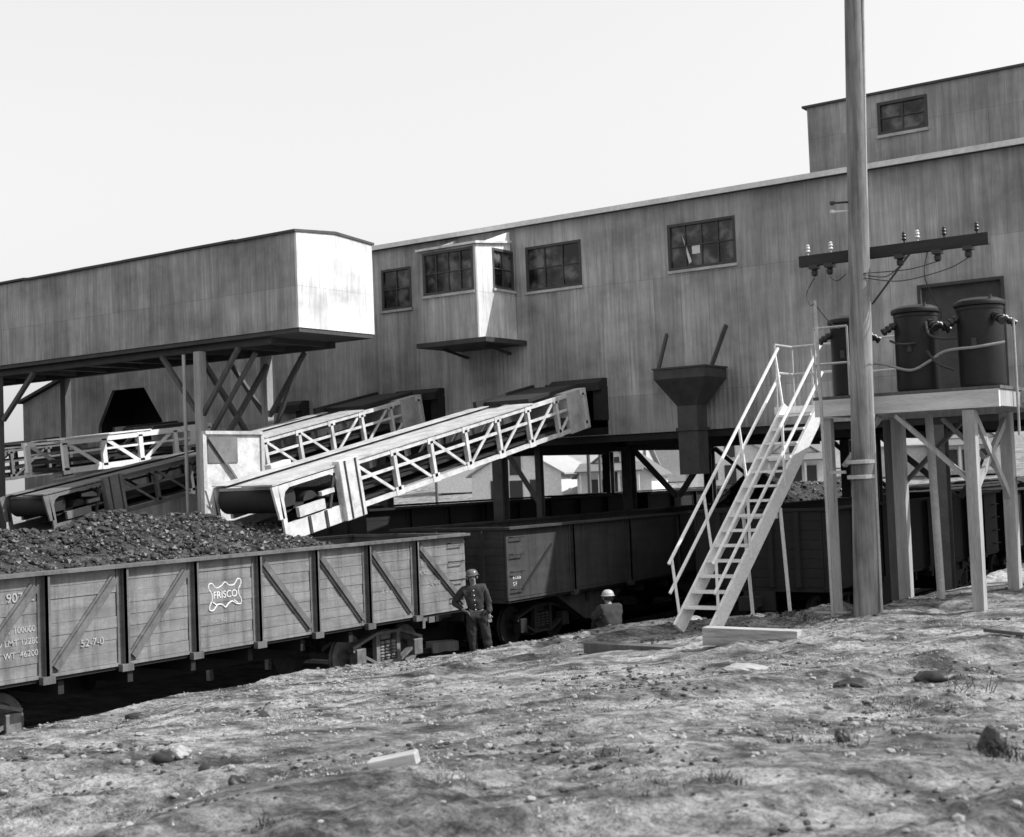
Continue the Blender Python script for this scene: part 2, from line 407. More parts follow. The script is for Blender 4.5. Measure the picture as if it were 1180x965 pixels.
# short dead grass and twigs in ragged patches: uncountable
def grass(n, mat, label, seed, thr):
    rg = np.random.RandomState(seed); gx_ = rg.uniform(-16.3, -.5, n*4); gy_ = rg.uniform(4, 23, n*4)
    d = vnoise(gx_*.75+seed, gy_*1.1)+.8*vnoise(gx_*2.6, gy_*3.4+seed)+.5*vnoise(gx_*7, gy_*9+seed)
    k_ = d > thr; gx_, gy_ = gx_[k_][:n], gy_[k_][:n]; gz_ = terrain(gx_, gy_); mb = MB()
    for x_, y_, z_ in zip(gx_, gy_, gz_):
        if z_ < .1: continue
        for q in range(5):
            a = random.uniform(0, 6.3); l = random.uniform(.012, .042); w_ = .003+l*.06
            s1, s2 = math.sin(a)*w_, math.cos(a)*w_; X_, Y_ = x_+random.gauss(0, .02), y_+random.gauss(0, .02)
            b1, b2 = X_+math.cos(a)*l*.7, Y_+math.sin(a)*l*.7
            mb.add([(X_-s1, Y_+s2, z_-.005), (X_+s1, Y_-s2, z_-.005), (b1, b2, z_+l*random.uniform(.05, .6))], [(0,1,2)])
    tag(mb.build('dead_grass', mat), label, 'grass', kind='stuff')
grass(26000, 'weed', 'dark dead grass and twigs in ragged patches on the dirt', 4, .42)
grass(15000, worn('straw', .42, .9, .3, 6), 'pale straw scattered over the rough dirt', 9, .35)

# ------------------------------------------------------------ railway tracks
def track(xc, y0, y1, label):
    t_ = thing('railway_track', label, 'railway track', (xc, y0, 0), 'tracks running under the tipple')
    mb = MB()
    for sx in (-.75, .75):
        mb.box(xc+sx-.035, xc+sx+.035, y0, y1, -.03, 0); mb.box(xc+sx-.01, xc+sx+.01, y0, y1, -.13, -.031); mb.box(xc+sx-.07, xc+sx+.07, y0, y1, -.15, -.131)
    mb.build('rail', 'rail', t_)
    mb = MB(); y = y0
    while y < y1: mb.box(xc-1.3, xc+1.3, y, y+.22, -.33, -.152); y += .55
    mb.build('tie', 'timber_dark', t_)
TA, TB, TC, TD = -18.2, -23.2, -28.1, -33.0
track(TA, -10, 80, 'railway track under the lettered gondola, nearest of the four'); track(TB, -10, 75, 'railway track beside the near one, under the second loading boom')
track(TC, -10, 75, 'railway track beyond the gallery posts, third from the near side'); track(TD, -10, 75, 'railway track at far left, farthest of the four')

# ------------------------------------------------------------ freight cars
ZB, ZT, HW = 1.11, 2.56, 1.5
def text_part(s, parent, x, y, z, size, mat='lettering', align='LEFT', sx=1.0):
    cv = bpy.data.curves.new('lettering', 'FONT'); cv.body = s; cv.size = size; cv.extrude = .002; cv.align_x = align; cv.offset = size*.012
    tmp = bpy.data.objects.new('tmp', cv); col.objects.link(tmp)
    bpy.context.view_layer.update()
    me = bpy.data.meshes.new_from_object(tmp.evaluated_get(bpy.context.evaluated_depsgraph_get()))
    bpy.data.objects.remove(tmp)
    o = bpy.data.objects.new('lettering', me); col.objects.link(o); me.materials.clear(); me.materials.append(M[mat])
    o.parent = parent
    l = world_loc(parent)
    rot = Matrix(((0,0,1),(1,0,0),(0,1,0))).to_4x4()
    o.matrix_local = Matrix.Translation(Vector((x, y, z))-l) @ rot @ Matrix.Diagonal((sx,1,1,1))
    return o
def arch_truck(root, xc, yc, mat):
    tr = MB().box(xc-1.0, xc+1.0, yc-.15, yc+.15, .66, .84).build('truck', mat, root)
    for dy in (-.84, .84):
        for s_ in (-1, 1):
            MB().lathe((xc+s_*.74-.065, yc+dy, .42), [(.42,0),(.44,.03),(.42,.06),(.42,.10),(.3,.105),(.28,.07),(.12,.07),(.1,.13)] if s_ > 0 else [(.1,0),(.12,.06),(.28,.06),(.3,.02),(.42,.03),(.44,.1),(.42,.13)], 28, 'x').build('wheel', mat, tr)
            x = xc+s_*1.02; MB().box(x-.09, x+.11, yc+dy-.13, yc+dy+.13, .27, .58).build('journal_box', mat, tr, bevel=.02)
        MB().tube([(xc-1.0, yc+dy, .42), (xc+1.0, yc+dy, .42)], .07, 10).build('axle', mat, tr)
    for s_ in (-1, 1):
        x = xc+s_*1.02; mb = MB()
        for (a, b_) in [((-1.02,.60),(-.34,.80)),((-.34,.80),(.34,.80)),((.34,.80),(1.02,.60)),((-1.02,.56),(-.34,.24)),((-.34,.24),(.34,.24)),((.34,.24),(1.02,.56))]:
            mb.beam((x, yc+a[0], a[1]), (x, yc+b_[0], b_[1]), .13, .055, (0,0,1))
        for dy in (-.3, .3): mb.box(x-.05, x+.05, yc+dy-.05, yc+dy+.05, .24, .8)
        mb.build('side_frame', mat, tr)
        for dy in (-.17, 0, .17): MB().lathe((x, yc+dy, .30), [(.06,0)]+[(.075 if i % 2 else .055, .02+i*.03) for i in range(10)]+[(.06,.34)], 12).build('spring', mat, tr)
def gondola(name, label, cat, xc, yc, L=13.0, top=ZT, panels=9, mats=('car', 'carpost'), coal=None, letter=False, hopper=False, group=None, sheeted=False):
    """side posts and diagonal braces outside plank or sheet sides; built along Y"""
    t_ = thing(name, label, cat, (xc, yc, 0), group)
    y0, y1 = yc-L/2, yc+L/2
    pitch_ = 1.39 if panels == 9 else L/panels
    posts = [yc+(i-(panels-2)/2)*pitch_ for i in range(panels-1)]
    edges = [y0]+posts+[y1]
    nb = 8; bh = (top-.06-ZB)/nb
    for s_ in (-1, 1):
        mb = MB(); x = xc+s_*HW
        if sheeted: mb.box(*sorted((x, x-s_*.008)), y0+.01, y1-.01, ZB+.01, top-.061)
        for b_ in range(0 if sheeted else nb):
            z0 = ZB+b_*bh
            for k in range(len(edges)-1):
                e = random.uniform(-.004, .004)
                e = random.uniform(-.009, .007); mb.box(min(x-s_*.06, x+e), max(x-s_*.06, x+e), edges[k]+.004, edges[k+1]-.004, z0+.004, z0+bh-.004)
        mb.box(*(sorted((x-s_*.05, x-s_*.012))), y0, y1, ZB, top-.06)      # backing behind the board gaps
        mb.build('side_panel', mats[0], t_)
        mb = MB(); mb.box(*sorted((x-s_*.12, x+s_*.13)), y0-.03, y1+.03, top-.05, top)
        mb.build('top_rail', mats[1], t_)
        mb = MB(); mb.box(*sorted((x-s_*.1, x+s_*.015)), y0, y1, ZB-.05, ZB-.001); mb.build('side_sill', mats[0], t_)
        for y in posts:
            mb = MB(); mb.box(*sorted((x+s_*.012, x+s_*.10)), y-.022, y+.022, ZB-.10, top-.061)
            mb.box(*sorted((x+s_*.006, x+s_*.016)), y-.10, y+.10, ZB-.02, top-.061)
            mb.box(*sorted((x+s_*.085, x+s_*.10)), y-.022, y+.06, ZB-.10, top-.061)
            mb.box(*sorted((x+s_*.016, x+s_*.11)), y-.10, y+.11, ZB-.13, ZB-.02)
            mb.build('post', mats[1], t_)
        mid = (panels)/2
        for k in range(len(edges)-1):
            if abs(k+.5-mid) < .6 or hopper: continue
            a, b_ = edges[k]+.16, edges[k+1]-.14
            zl, zh = ZB+.07, top-.2
            p = ((x+s_*.045, a, zl), (x+s_*.045, b_, zh)) if k+.5 < mid else ((x+s_*.045, a, zh), (x+s_*.045, b_, zl))
            mb = MB().beam(*p, .03, .10 if k+.5 < mid else .085, (0,1,1)); mb.beam(Vector(p[0])-Vector((s_*.025,0,0)), Vector(p[1])-Vector((s_*.025,0,0)), .012, .17, (0,1,1))
            mb.build('diagonal_brace', mats[1], t_)
    for y, d in ((y0, -1), (y1, 1)):
        mb = MB()
        for b_ in range(nb): mb.box(xc-HW+.06, xc+HW-.06, *sorted((y, y-d*.06)), ZB+b_*bh+.006, ZB+(b_+1)*bh-.006)
        mb.box(xc-HW+.06, xc+HW-.06, *sorted((y-d*.012, y-d*.05)), ZB-.1, top-.02)
        for q in (-.9, -.3, .3, .9): mb.box(xc+q-.05, xc+q+.05, *sorted((y+d*.002, y+d*.09)), ZB, top-.07)
        mb.box(xc-HW-.02, xc+HW+.02, *sorted((y+d*.035, y-d*.08)), top-.055, top+.004)
        mb.build('end_panel', mats[0], t_)
        mb = MB()                                           # coupler
        mb.box(xc-.1, xc+.1, *sorted((y+d*.02, y+d*.62)), .72, .92); mb.box(xc-.17, xc+.13, *sorted((y+d*.5, y+d*.74)), .68, .96)
        mb.box(xc-.35, xc+.35, *sorted((y+d*.01, y+d*.1)), .62, 1.02)
        mb.build('coupler', 'truckmetal' if letter else 'soot_shade', t_)
        mb = MB()                                           # ladder irons
        for s_ in (1,):
            for zz in (1.3, 1.66, 2.02, 2.38):
                X_ = xc+HW
                a = (X_, y-d*.12, zz); b_ = (X_, y-d*.55, zz)
                mb.tube([a, (X_+.09, a[1], zz), (X_+.09, b_[1], zz), b_], .013, 6)
        mb.build('grab_iron', 'soot_shade', t_)
    mb = MB(); mb.box(xc-HW+.02, xc+HW-.02, y0+.02, y1-.02, ZB-.1, ZB-.02); mb.build('floor', 'soot_shade', t_)
    mb = MB()
    mb.add([(xc+s_*.25, y, z) for s_ in (-1,1) for (y, z) in ((y0+.4,.98),(y0+3.0,.98),(y0+3.6,.55),(y1-3.6,.55),(y1-3,.98),(y1-.4,.98))],
           [(0,1,2,3,4,5),(11,10,9,8,7,6)]+[(i,(i+1)%6,6+(i+1)%6,6+i) for i in range(6)])
    for k in range(6): mb.box(xc-HW+.1, xc+HW-.12, y0+3.4+k*1.25-.05, y0+3.4+k*1.25+.05, .78, .97)
    mb.lathe((xc+.5, yc-1.5, .78), [(.02,-.45),(.17,-.42),(.17,.42),(.02,.45)], 14, 'y')
    mb.build('centre_sill', 'soot_shade', t_)
    if hopper:
        for k in (-1, 1):
            mb = MB().prism([(xc-1.3, yc+k*2.6-1.6, ZB-.1),(xc-1.3, yc+k*2.6+1.6, ZB-.1),(xc-1.3, yc+k*2.6+.35, .35),(xc-1.3, yc+k*2.6-.35, .35)], (2.6,0,0)); mb.build('hopper_chute', mats[0], t_)
    for y in (y0+1.95, y1-1.95):
        arch_truck(t_, xc, y, 'truckmetal' if letter else 'soot_shade')
    return t_, edges
def coal_load(xc, y0, y1, fn, label, step=.16, dens=3.2):
    """heap built as a rough sheet covered with lumps; fn(u, y)->height"""
    mb = MB(); us = np.linspace(-HW+.07, HW-.07, 26); ysr = np.linspace(y0+.07, y1-.07, max(12, int((y1-y0)/step)))
    for i, u in enumerate(us):
        for j, y in enumerate(ysr): mb.v.append((xc+u, y, fn(u, y)+random.uniform(-.03, .04)))
    nj = len(ysr); mb.f += [(i*nj+j, (i+1)*nj+j, (i+1)*nj+j+1, i*nj+j+1) for i in range(len(us)-1) for j in range(nj-1)]
    for k in range(int((y1-y0)*3*dens*70)):
        u = random.uniform(-HW+.12, HW-.12); y = random.uniform(y0+.1, y1-.1); r_ = min(.018*math.exp(abs(random.gauss(0,.65))), .085)
        lump(mb, (xc+u, y, fn(u, y)+r_*.3), r_, .8)
    o = mb.build('coal_load', 'coal'); tag(o, label, 'coal load', kind='stuff'); return o

CY = 15.85
carA, eA = gondola('gondola_car', 'lettered wooden gondola car heaped with coal in the left foreground', 'railway car', TA, CY, 13.02, letter=True)
XF = TA+HW
def heapA(u, y):
    e = .05+max(0, 1-abs(u)/1.45)**.8
    h = 2.40 + .82*e*float(sst(20.6, 17.2, y))*(1-.15*float(sst(13, 10, y)))*(.9+.12*math.sin(y*1.3+.6)+.07*math.sin(y*3.1+u*2))
    return h - .55*float(sst(18.5, 21, y))
coal_load(TA, 9.4, 22.3, heapA, 'heap of black lump coal filling the lettered gondola car', dens=6.5)
# emblem: a stretched hide outline with a name across it
EM = [(.0,.10),(.10,.07),(.22,.24),(.38,.18),(.5,.06),(.62,.18),(.78,.18),(.90,.0),(1.0,.05),(.99,.2),(.92,.36),(.93,.55),(1.0,.74),(.98,.88),(.84,.86),(.72,.76),(.60,.82),(.5,.94),(.40,.84),(.26,.82),(.12,1.0),(.01,.97),(.02,.82),(.09,.66),(.08,.42),(.0,.26)]
ey0, ez0, ew, eh = 15.50, 2.15, .70, .46
pts = [(ey0+a*ew, ez0-b_*eh) for a, b_ in EM]
sm_ = []; n_ = len(pts)
for i in range(n_):
    p0, p1, p2, p3 = (Vector(pts[(i+q) % n_]) for q in (-1, 0, 1, 2))
    for k in range(5):
        t1 = k/5; v = .5*((2*p1)+(-p0+p2)*t1+(2*p0-5*p1+4*p2-p3)*t1**2+(-p0+3*p1-3*p2+p3)*t1**3); sm_.append((XF+.002, v.x, v.y))
mb = MB().tube(sm_+sm_[:2], .013, 8)
em = mb.build('emblem', 'lettering', carA)
text_part('FRISCO', carA, XF+.009, ey0+ew/2, ez0-.275, .16, align='CENTER')
for a in [(ey0+.12, ez0-.33, .13), (ey0+ew-.12, ez0-.33, .13)]:
    mb = MB().beam((XF+.008, a[0]-.04, a[1]), (XF+.008, a[0]+.04, a[1]-.05), .005, .02, (0,1,1)); mb.build('emblem_mark', 'lettering', carA)
text_part('BUILT 5-25', carA, XF+.008, 15.52, 1.50, .075, mat='faded')
text_part('52-7-0', carA, XF+.008, 13.0, 1.42, .15, mat='faded', sx=1.05)
text_part('SL-SF', carA, XF+.008, 11.15, 2.18, .2, mat='faded'); text_part('90762', carA, XF+.008, 11.78, 2.17, .18, mat='faded')
for k, s_ in enumerate(['CAPY 100000', 'LD LMT 122800', 'LT WT  46200']): text_part(s_, carA, XF+.008, 11.55, 1.74-k*.17, .12, mat='faded')
text_part('IL 41-5', carA, XF+.008, 19.75, 1.58, .11, mat='faded')
text_part('S F  R Y', carA, XF+.008, 20.85, 2.02, .11, mat='faded'); text_part('90762', carA, XF+.008, 20.85, 1.84, .11, mat='faded')
text_part('IL 40-0', carA, XF+.008, 21.2, 1.62, .11, mat='faded')
g_ = 'empty and loaded cars waiting under the tipple'
gA2, _ = gondola('hopper_car', 'dark steel car coupled behind the lettered gondola, its first end sunlit', 'railway car', TA, 30.1, 12.6, top=2.60, panels=5, mats=('oldcar_shade', 'oldcar_shade'), group=g_, hopper=True, sheeted=True)
MB().beam((XF+.03, 24.35, 1.3), (XF+.03, 25.5, 2.15), .03, .05, (0,1,1)).build('diagonal_brace', 'soot_shade', gA2)
for k_, s_ in enumerate(['61305', 'S F']): text_part(s_, gA2, XF+.006, 24.0, 1.5-k_*.14, .12)
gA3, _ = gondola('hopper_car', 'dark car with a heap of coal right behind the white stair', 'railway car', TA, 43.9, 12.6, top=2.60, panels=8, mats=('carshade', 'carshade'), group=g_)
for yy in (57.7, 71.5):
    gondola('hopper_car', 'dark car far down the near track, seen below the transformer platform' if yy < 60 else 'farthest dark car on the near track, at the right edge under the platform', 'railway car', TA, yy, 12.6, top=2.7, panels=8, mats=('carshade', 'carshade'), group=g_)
track(-12.6, 26, 80, 'short railway track added under the dark cars at right, nearest the platform')
for yy, lb in ((33.6, 'black hopper car added to fill the dark behind the pole and platform posts'), (47.2, 'black hopper car added to fill the dark farther along behind the platform')):
    gondola('hopper_car', lb, 'railway car', -12.6, yy, 12.6, top=2.75, panels=8, mats=('carshade', 'carshade'), hopper=True, sheeted=True, group=g_)  # cars added as a dark mass in place of shade below the platform
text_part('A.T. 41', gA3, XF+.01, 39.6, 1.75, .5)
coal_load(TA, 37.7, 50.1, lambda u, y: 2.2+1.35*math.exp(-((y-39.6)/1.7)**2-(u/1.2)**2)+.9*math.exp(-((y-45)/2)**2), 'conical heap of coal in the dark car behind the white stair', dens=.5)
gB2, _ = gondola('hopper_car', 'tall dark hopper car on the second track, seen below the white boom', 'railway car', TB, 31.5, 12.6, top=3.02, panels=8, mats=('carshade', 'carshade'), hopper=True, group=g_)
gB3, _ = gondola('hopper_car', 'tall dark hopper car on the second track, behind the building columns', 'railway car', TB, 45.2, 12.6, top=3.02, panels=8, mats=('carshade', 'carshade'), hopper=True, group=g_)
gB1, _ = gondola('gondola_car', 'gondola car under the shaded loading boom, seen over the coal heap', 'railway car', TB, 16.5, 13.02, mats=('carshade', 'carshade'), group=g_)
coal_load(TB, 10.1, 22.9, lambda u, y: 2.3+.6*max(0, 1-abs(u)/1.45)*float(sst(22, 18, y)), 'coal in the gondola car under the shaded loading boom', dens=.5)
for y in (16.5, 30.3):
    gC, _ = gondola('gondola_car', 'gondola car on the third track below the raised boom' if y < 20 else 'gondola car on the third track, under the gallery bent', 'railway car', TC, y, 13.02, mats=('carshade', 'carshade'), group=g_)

# ------------------------------------------------------------ the tipple building
B = thing('coal_tipple', 'long sheet-sided coal tipple raised on steel columns over the tracks', 'building', (-20, 29.2, 0))
YF, YB = 29.2, 41.5
XL, XR, ZU, ZR = -40.2, -1.0, 4.58, 10.0
wins = [(-24.28,-23.3,8.36,9.42,2,2), (-19.5,-17.9,8.36,9.44,3,2), (-15.42,-13.72,8.41,9.45,4,2)]
door = (-9.47,-7.79,5.02,7.32)
octo = (-36.3,-33.3,5.0,6.93)
outs = [(-27.9-.75,-27.9+.75,4.7,6.0), (-23.2-.9,-23.2+.9,4.6,6.02), (-18.2-.9,-18.2+.9,4.6,5.92)]
mb = wall(-29.2, XR, ZU, ZR, [w_[:4] for w_ in wins]+[door]+outs[1:], YF, .10)
mb.build('wall', 'siding', B)
# left part: its roof slopes down to the left; drops as a curtain to the ground
def roofz(x): return ZR-.292*(-29.2-x)
mb = MB()
cuts = [XL,-36.3,-35.6,-34.1,-33.3,-29.2]
def colq(x0, x1, za0, za1, zb0, zb1):
    for y in (YF, YF+.1): mb.add([(x0,y,za0),(x1,y,za1),(x1,y,zb1),(x0,y,zb0)], [(0,1,2,3)])
colq(XL,-36.3,.2,.2,roofz(XL),roofz(-36.3)); colq(-33.3,-29.2,.2,.2,roofz(-33.3),roofz(-29.2))
colq(-36.3,-35.6,5.85,6.93,roofz(-36.3),roofz(-35.6)); colq(-35.6,-34.1,6.93,6.93,roofz(-35.6),roofz(-34.1)); colq(-34.1,-33.3,6.93,5.85,roofz(-34.1),roofz(-33.3))
colq(-36.3,-33.3,.2,.2,5.0,5.0)
mb.add([(XL,YF,.2),(XL,YB,.2),(XL,YB,roofz(XL)),(XL,YF,roofz(XL))], [(0,1,2,3)])
mb.build('wall', 'siding', B)
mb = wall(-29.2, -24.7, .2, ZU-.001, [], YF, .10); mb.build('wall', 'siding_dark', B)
mb = wall(-36.5, -33.1, 4.2, 7.2, [], YF+1.6, .05); mb.box(-36.6,-36.5,YF+.12,YF+1.6,4.2,7.2); mb.box(-33.1,-33,YF+.12,YF+1.6,4.2,7.2); mb.build('opening_dark_box', 'shaft', B)  # near-black box behind the opening, its inner darkness put into the colour
mb = MB(); mb.box(-29.2,XR,YB,YB+.1,ZU,ZR); mb.box(XR,XR+.1,YF,YB+.1,ZU,ZR); mb.box(-40.2,-29.2,YB,YB+.1,4.4,7); mb.build('wall', 'siding', B)
mb = MB(); mb.box(-29.2-.1, XR+.3, YF-.16, YB+.3, ZR+.002, ZR+.10)
mb.prism([(XL-.15,YF-.12,roofz(XL)+.002),(-29.2,YF-.12,ZR+.002),(-29.2,YF-.12,ZR+.1),(XL-.15,YF-.12,roofz(XL)+.1)], (0,YB-YF+.3,0)); mb.build('roof', 'roofing', B)
mb = MB(); mb.box(-29.2, XR+.31, YF-.20, YF-.162, ZR-.0, ZR+.12); mb.build('eave', 'eave', B)
mb = MB(); mb.box(-29.1, XR, YF+.12, YB-.02, ZU+.05, ZU+.2); mb.box(XL+.1,-29.1,YF+.12,YB-.02,4.3,4.5); mb.build('floor', 'soot_shade', B)
# penthouse
mb = wall(-11.95, XR-.5, ZR+.11, 11.72, [(-10.3,-9.25,10.84,11.5)], YF+.35, .1)
wall(YF+.45, YB-3, ZR+.11, 11.72, [], -11.95, .1, 'y', -1, mb); mb.build('penthouse_wall', 'siding', B)
mb = MB(); mb.box(-12.05, XR-.3, YF+.29, YB-2.8, 11.722, 11.77); mb.build('penthouse_roof', 'roofing', B)
wins.append((-10.3,-9.25,10.84,11.5,2,2))
def window(parent, a, b_, z0, z1, nc, nr, d, axis='x', sgn=-1, inset=.03):
    P3 = (lambda u, w_, z: (u, w_, z)) if axis == 'x' else (lambda u, w_, z: (w_, u, z))
    def bx(mb, u0, u1, w0, w1, z0_, z1_):
        p, q = P3(u0, min(w0,w1), z0_), P3(u1, max(w0,w1), z1_)
        mb.box(min(p[0],q[0]),max(p[0],q[0]),min(p[1],q[1]),max(p[1],q[1]),z0_,z1_)
    mb = MB(); e = .035; o1, o2 = d+sgn*.012, d-sgn*.07
    bx(mb, a-.03, a+e, o1, o2, z0-.03, z1+.03); bx(mb, b_-e, b_+.03, o1, o2, z0-.03, z1+.03)
    bx(mb, a+e, b_-e, o1, o2, z0-.03, z0+e); bx(mb, a+e, b_-e, o1, o2, z1-e, z1+.03)
    m1, m2 = d-sgn*.01, d-sgn*.04
    for i in range(1, nc): u = a+(b_-a)*i/nc; bx(mb, u-.013, u+.013, m1, m2, z0+e, z1-e)
    for i in range(1, nr): z = z0+(z1-z0)*i/nr; bx(mb, a+e, b_-e, m1-sgn*.002, m2+sgn*.002, z-.012, z+.012)
    f = mb.build('window', 'trim', parent)
    mb = MB(); bx(mb, a+e, b_-e, d-sgn*.045, d-sgn*.05, z0+e, z1-e); mb.build('pane', 'glass', f)
    mb = MB(); bx(mb, a-.05, b_+.05, d+sgn*.05, d+sgn*.002, z0-.10, z0-.035); mb.build('sill', 'beltpanel', f)
    return f
for k, wn in enumerate(wins): window(B, *wn, YF if k < 3 else YF+.35)
# pale sliver and small square inside the third window
mb = MB().prism([(-14.92,YF+.03,8.5),(-14.85,YF+.03,8.55),(-15.0,YF+.03,9.0),(-15.08,YF+.03,9.2)], (0,.004,0)); mb.box(-14.83,-14.62,YF+.025,YF+.03,8.72,8.93); mb.build('pale_shape', 'cream', B)
mb = MB(); mb.box(door[0],door[1],YF+.11,YF+.2,door[2],door[3]); mb.box(door[0]-.06,door[0]+.0,YF-.03,YF-.002,door[2],door[3]+.06); mb.box(door[1],door[1]+.06,YF-.03,YF-.002,door[2],door[3]+.06); mb.box(door[0],door[1],YF-.03,YF-.002,door[3],door[3]+.06)
mb.build('door', 'steel', B)
# projecting control bay
bx0, bx1, by, bz0, bz1 = -21.62, -19.88, 27.5, 7.1, 9.42
mb = wall(bx0, bx1, bz0, bz1, [(-21.5,-19.98,8.32,9.34)], by, .06)
mb.build('bay_wall', 'siding', B)
def bside(x, sgn, holes):
    mb = wall(by+.061, YF-.01, bz0, bz1, holes, x, .06, 'y', sgn)
    mb.prism([(x, by+.061, bz1), (x, YF-.17, bz1), (x, YF-.17, 9.9)], (-sgn*.06,0,0)); return mb
bside(bx1, 1, [(28.25,29.12,8.42,9.38)]).build('bay_wall', 'siding_sunlit', B)
bside(bx0, -1, []).build('bay_wall', 'siding', B)
window(B, -21.5,-19.98,8.32,9.34,4,2, by); window(B, 28.25,29.12,8.42,9.38,2,2, bx1, 'y', 1)
mb = MB().prism([(bx0-.08,by-.08,bz1+.003),(bx0-.08,YF-.205,9.60),(bx0-.08,YF-.205,9.66),(bx0-.08,by-.08,bz1+.06)], (bx1-bx0+.16,0,0)); mb.build('bay_roof', 'white', B)
mb = MB(); mb.box(bx0-.12, bx1+.3, by-.1, YF-.02, bz0-.12, bz0-.003)
for x in (bx0+.2, bx1-.2): mb.beam((x, by+.6, bz0-.13), (x, YF-.05, bz0-.3), .06, .06)
mb.build('bay_floor', 'steel', B)
# dark boom hoods at the openings
for (a, b_, z0, z1) in outs[0:]:
    if a < -28.5: y_ = YF
    mb = MB()
    mb.prism([(a+.35, YF-.42, z1-.25),(a+.35, YF-.002, z1-.12),(a+.35, YF-.002, z1+.06),(a+.35, YF-.2, z1+.06),(a+.35, YF-.42, z1-.06)], (b_-a-.33,0,0))
    mb.box(b_-.22, b_+.03, YF-.3, YF-.003, z0+.35, z1-.14)
    mb.build('boom_hood', 'soot_shade', B)
# underframe and columns
mb = MB()
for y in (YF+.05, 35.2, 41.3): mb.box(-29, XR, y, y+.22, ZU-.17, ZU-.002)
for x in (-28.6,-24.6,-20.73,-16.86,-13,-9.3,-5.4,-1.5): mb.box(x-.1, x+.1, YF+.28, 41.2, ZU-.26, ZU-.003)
mb.build('underframe', 'soot_shade', B)
def hcol(x, y, z0, z1, s_=.3):
    mb = MB(); mb.box(x-s_/2, x+s_/2, y-s_/2, y-s_/2+.03, z0, z1); mb.box(x-s_/2, x+s_/2, y+s_/2-.03, y+s_/2, z0, z1); mb.box(x-.015, x+.015, y-s_/2+.03, y+s_/2-.03, z0, z1)
    mb.box(x-s_*.8, x+s_*.8, y-s_*.8, y+s_*.8, z0-.1, z0-.001)
    return mb
for x in (-24.6,-20.73,-16.0,-9.3,-5.4):
    for y in (29.42, 41.4):
        x2 = x
        if x == -16.0 and y < 30: x2, y = -20.0, 34.8
        hcol(x2, y, 0, ZU-.175).build('column', 'colsteel', B)
hcol(-19.9, 30.0, 0, ZU-.175, .16).build('column', 'colsteel', B)
hcol(-12.9, 35.3, 0, ZU-.175).build('column', 'colsteel', B)
for (a, b_) in [((-20.6,29.5,4.35),(-19.9,30.0,2.9)), ((-19.85,34.8,4.35),(-18.5,34.8,2.95)), ((-17.3,34.8,4.35),(-18.4,34.8,2.95)),
                ((-12.7,35.3,4.35),(-10.8,35.3,2.7)), ((-9.5,35.3,4.35),(-10.7,35.3,2.7)),((-20.5,41.4,4.35),(-17,41.4,1.6)),((-16.4,41.4,4.35),(-13.2,41.4,1.6))]:
    MB().beam(a, b_, .13, .13).build('brace', 'colsteel', B)

# hopper chute hung on the facade
H = thing('loading_hopper', 'dark funnel shaped hopper hung on the tipple wall with a spout below', 'hopper', (-15, 28.7, 4.7))
x0, x1, y0, y1 = -15.33, -14.03, 28.0, 29.1
mb = MB(); mb.box(x0, x1, y0, y1, 5.74, 5.96); mb.box(x0-.03, x1+.03, y0-.03, y1+.03, 5.961, 6.0)
mb.add([(x0,y0,5.739),(x1,y0,5.739),(x1,y1,5.739),(x0,y1,5.739),(-14.92,28.3,5.12),(-14.42,28.3,5.12),(-14.42,28.8,5.12),(-14.92,28.8,5.12)],[(0,1,5,4),(1,2,6,5),(2,3,7,6),(3,0,4,7),(4,5,6,7),(0,1,2,3)])
mb.build('funnel', 'steel', H)
mb = MB(); mb.box(-14.92,-14.42,28.3,28.8,3.55,5.119); mb.box(-14.96,-14.38,28.26,28.84,4.55,4.62); mb.build('spout', 'steel', H)
for a, b_ in (((-15.3,28.1,5.85),(-15.42,28.9,6.85)),((-14.15,28.6,6.0),(-13.98,29.1,6.95))): MB().beam(a, b_, .06, .09).build('hanger', 'steel', H)

# ------------------------------------------------------------ conveyor gallery at left
G = thing('conveyor_gallery', 'box shaped sheet-clad conveyor gallery with a white sunlit end, on tall posts', 'conveyor gallery', (-25.6, 24.7, 0))
gx, gy0, gy1, gz0, gz1 = -22.0, 23.42, 26.1, 7.28, 9.50
wall(-52, gx-.06, gz0, gz1, [], gy0, .06).build('wall', 'siding', G)
wall(-52, gx-.06, gz0, gz1, [], gy1, .06, sign=1).build('wall', 'siding', G)
mb = MB(); mb.prism([(gx-.058,gy0,gz0),(gx-.058,gy1,gz0),(gx-.058,gy1,gz1),(gx-.058,(gy0+gy1)/2,gz1+.10),(gx-.058,gy0,gz1)], (.058,0,0)); mb.build('end_wall', 'siding_sunlit', G)
mb = MB(); mid = (gy0+gy1)/2
prof = [(gy0-.07,gz1+.003),(mid,gz1+.103),(gy1+.07,gz1+.003),(gy1+.07,gz1+.06),(mid,gz1+.17),(gy0-.07,gz1+.06)]
segs = 15
for k in range(segs):
    a = -52+(gx+.02+52)*k/segs; b_ = -52+(gx+.02+52)*(k+1)/segs; e = random.uniform(-.015, .015)
    mb.prism([(a, y, z+e) for y, z in prof], (b_-a+.01, 0, 0))
mb.build('roof', 'roofing', G)
mb = MB(); mb.box(-52, gx-.02, gy0+.03, gy1-.03, gz0-.10, gz0-.003)
for y in (gy0+.22, gy1-.38): mb.box(-52, gx-1.1, y, y+.16, gz0-.26, gz0-.103)
for k in range(22): x = gx-1.3-k*1.38; mb.box(x-.06, x+.06, gy0+.38, gy1-.38, gz0-.22, gz0-.104)
mb.build('floor_frame', 'trim', G)
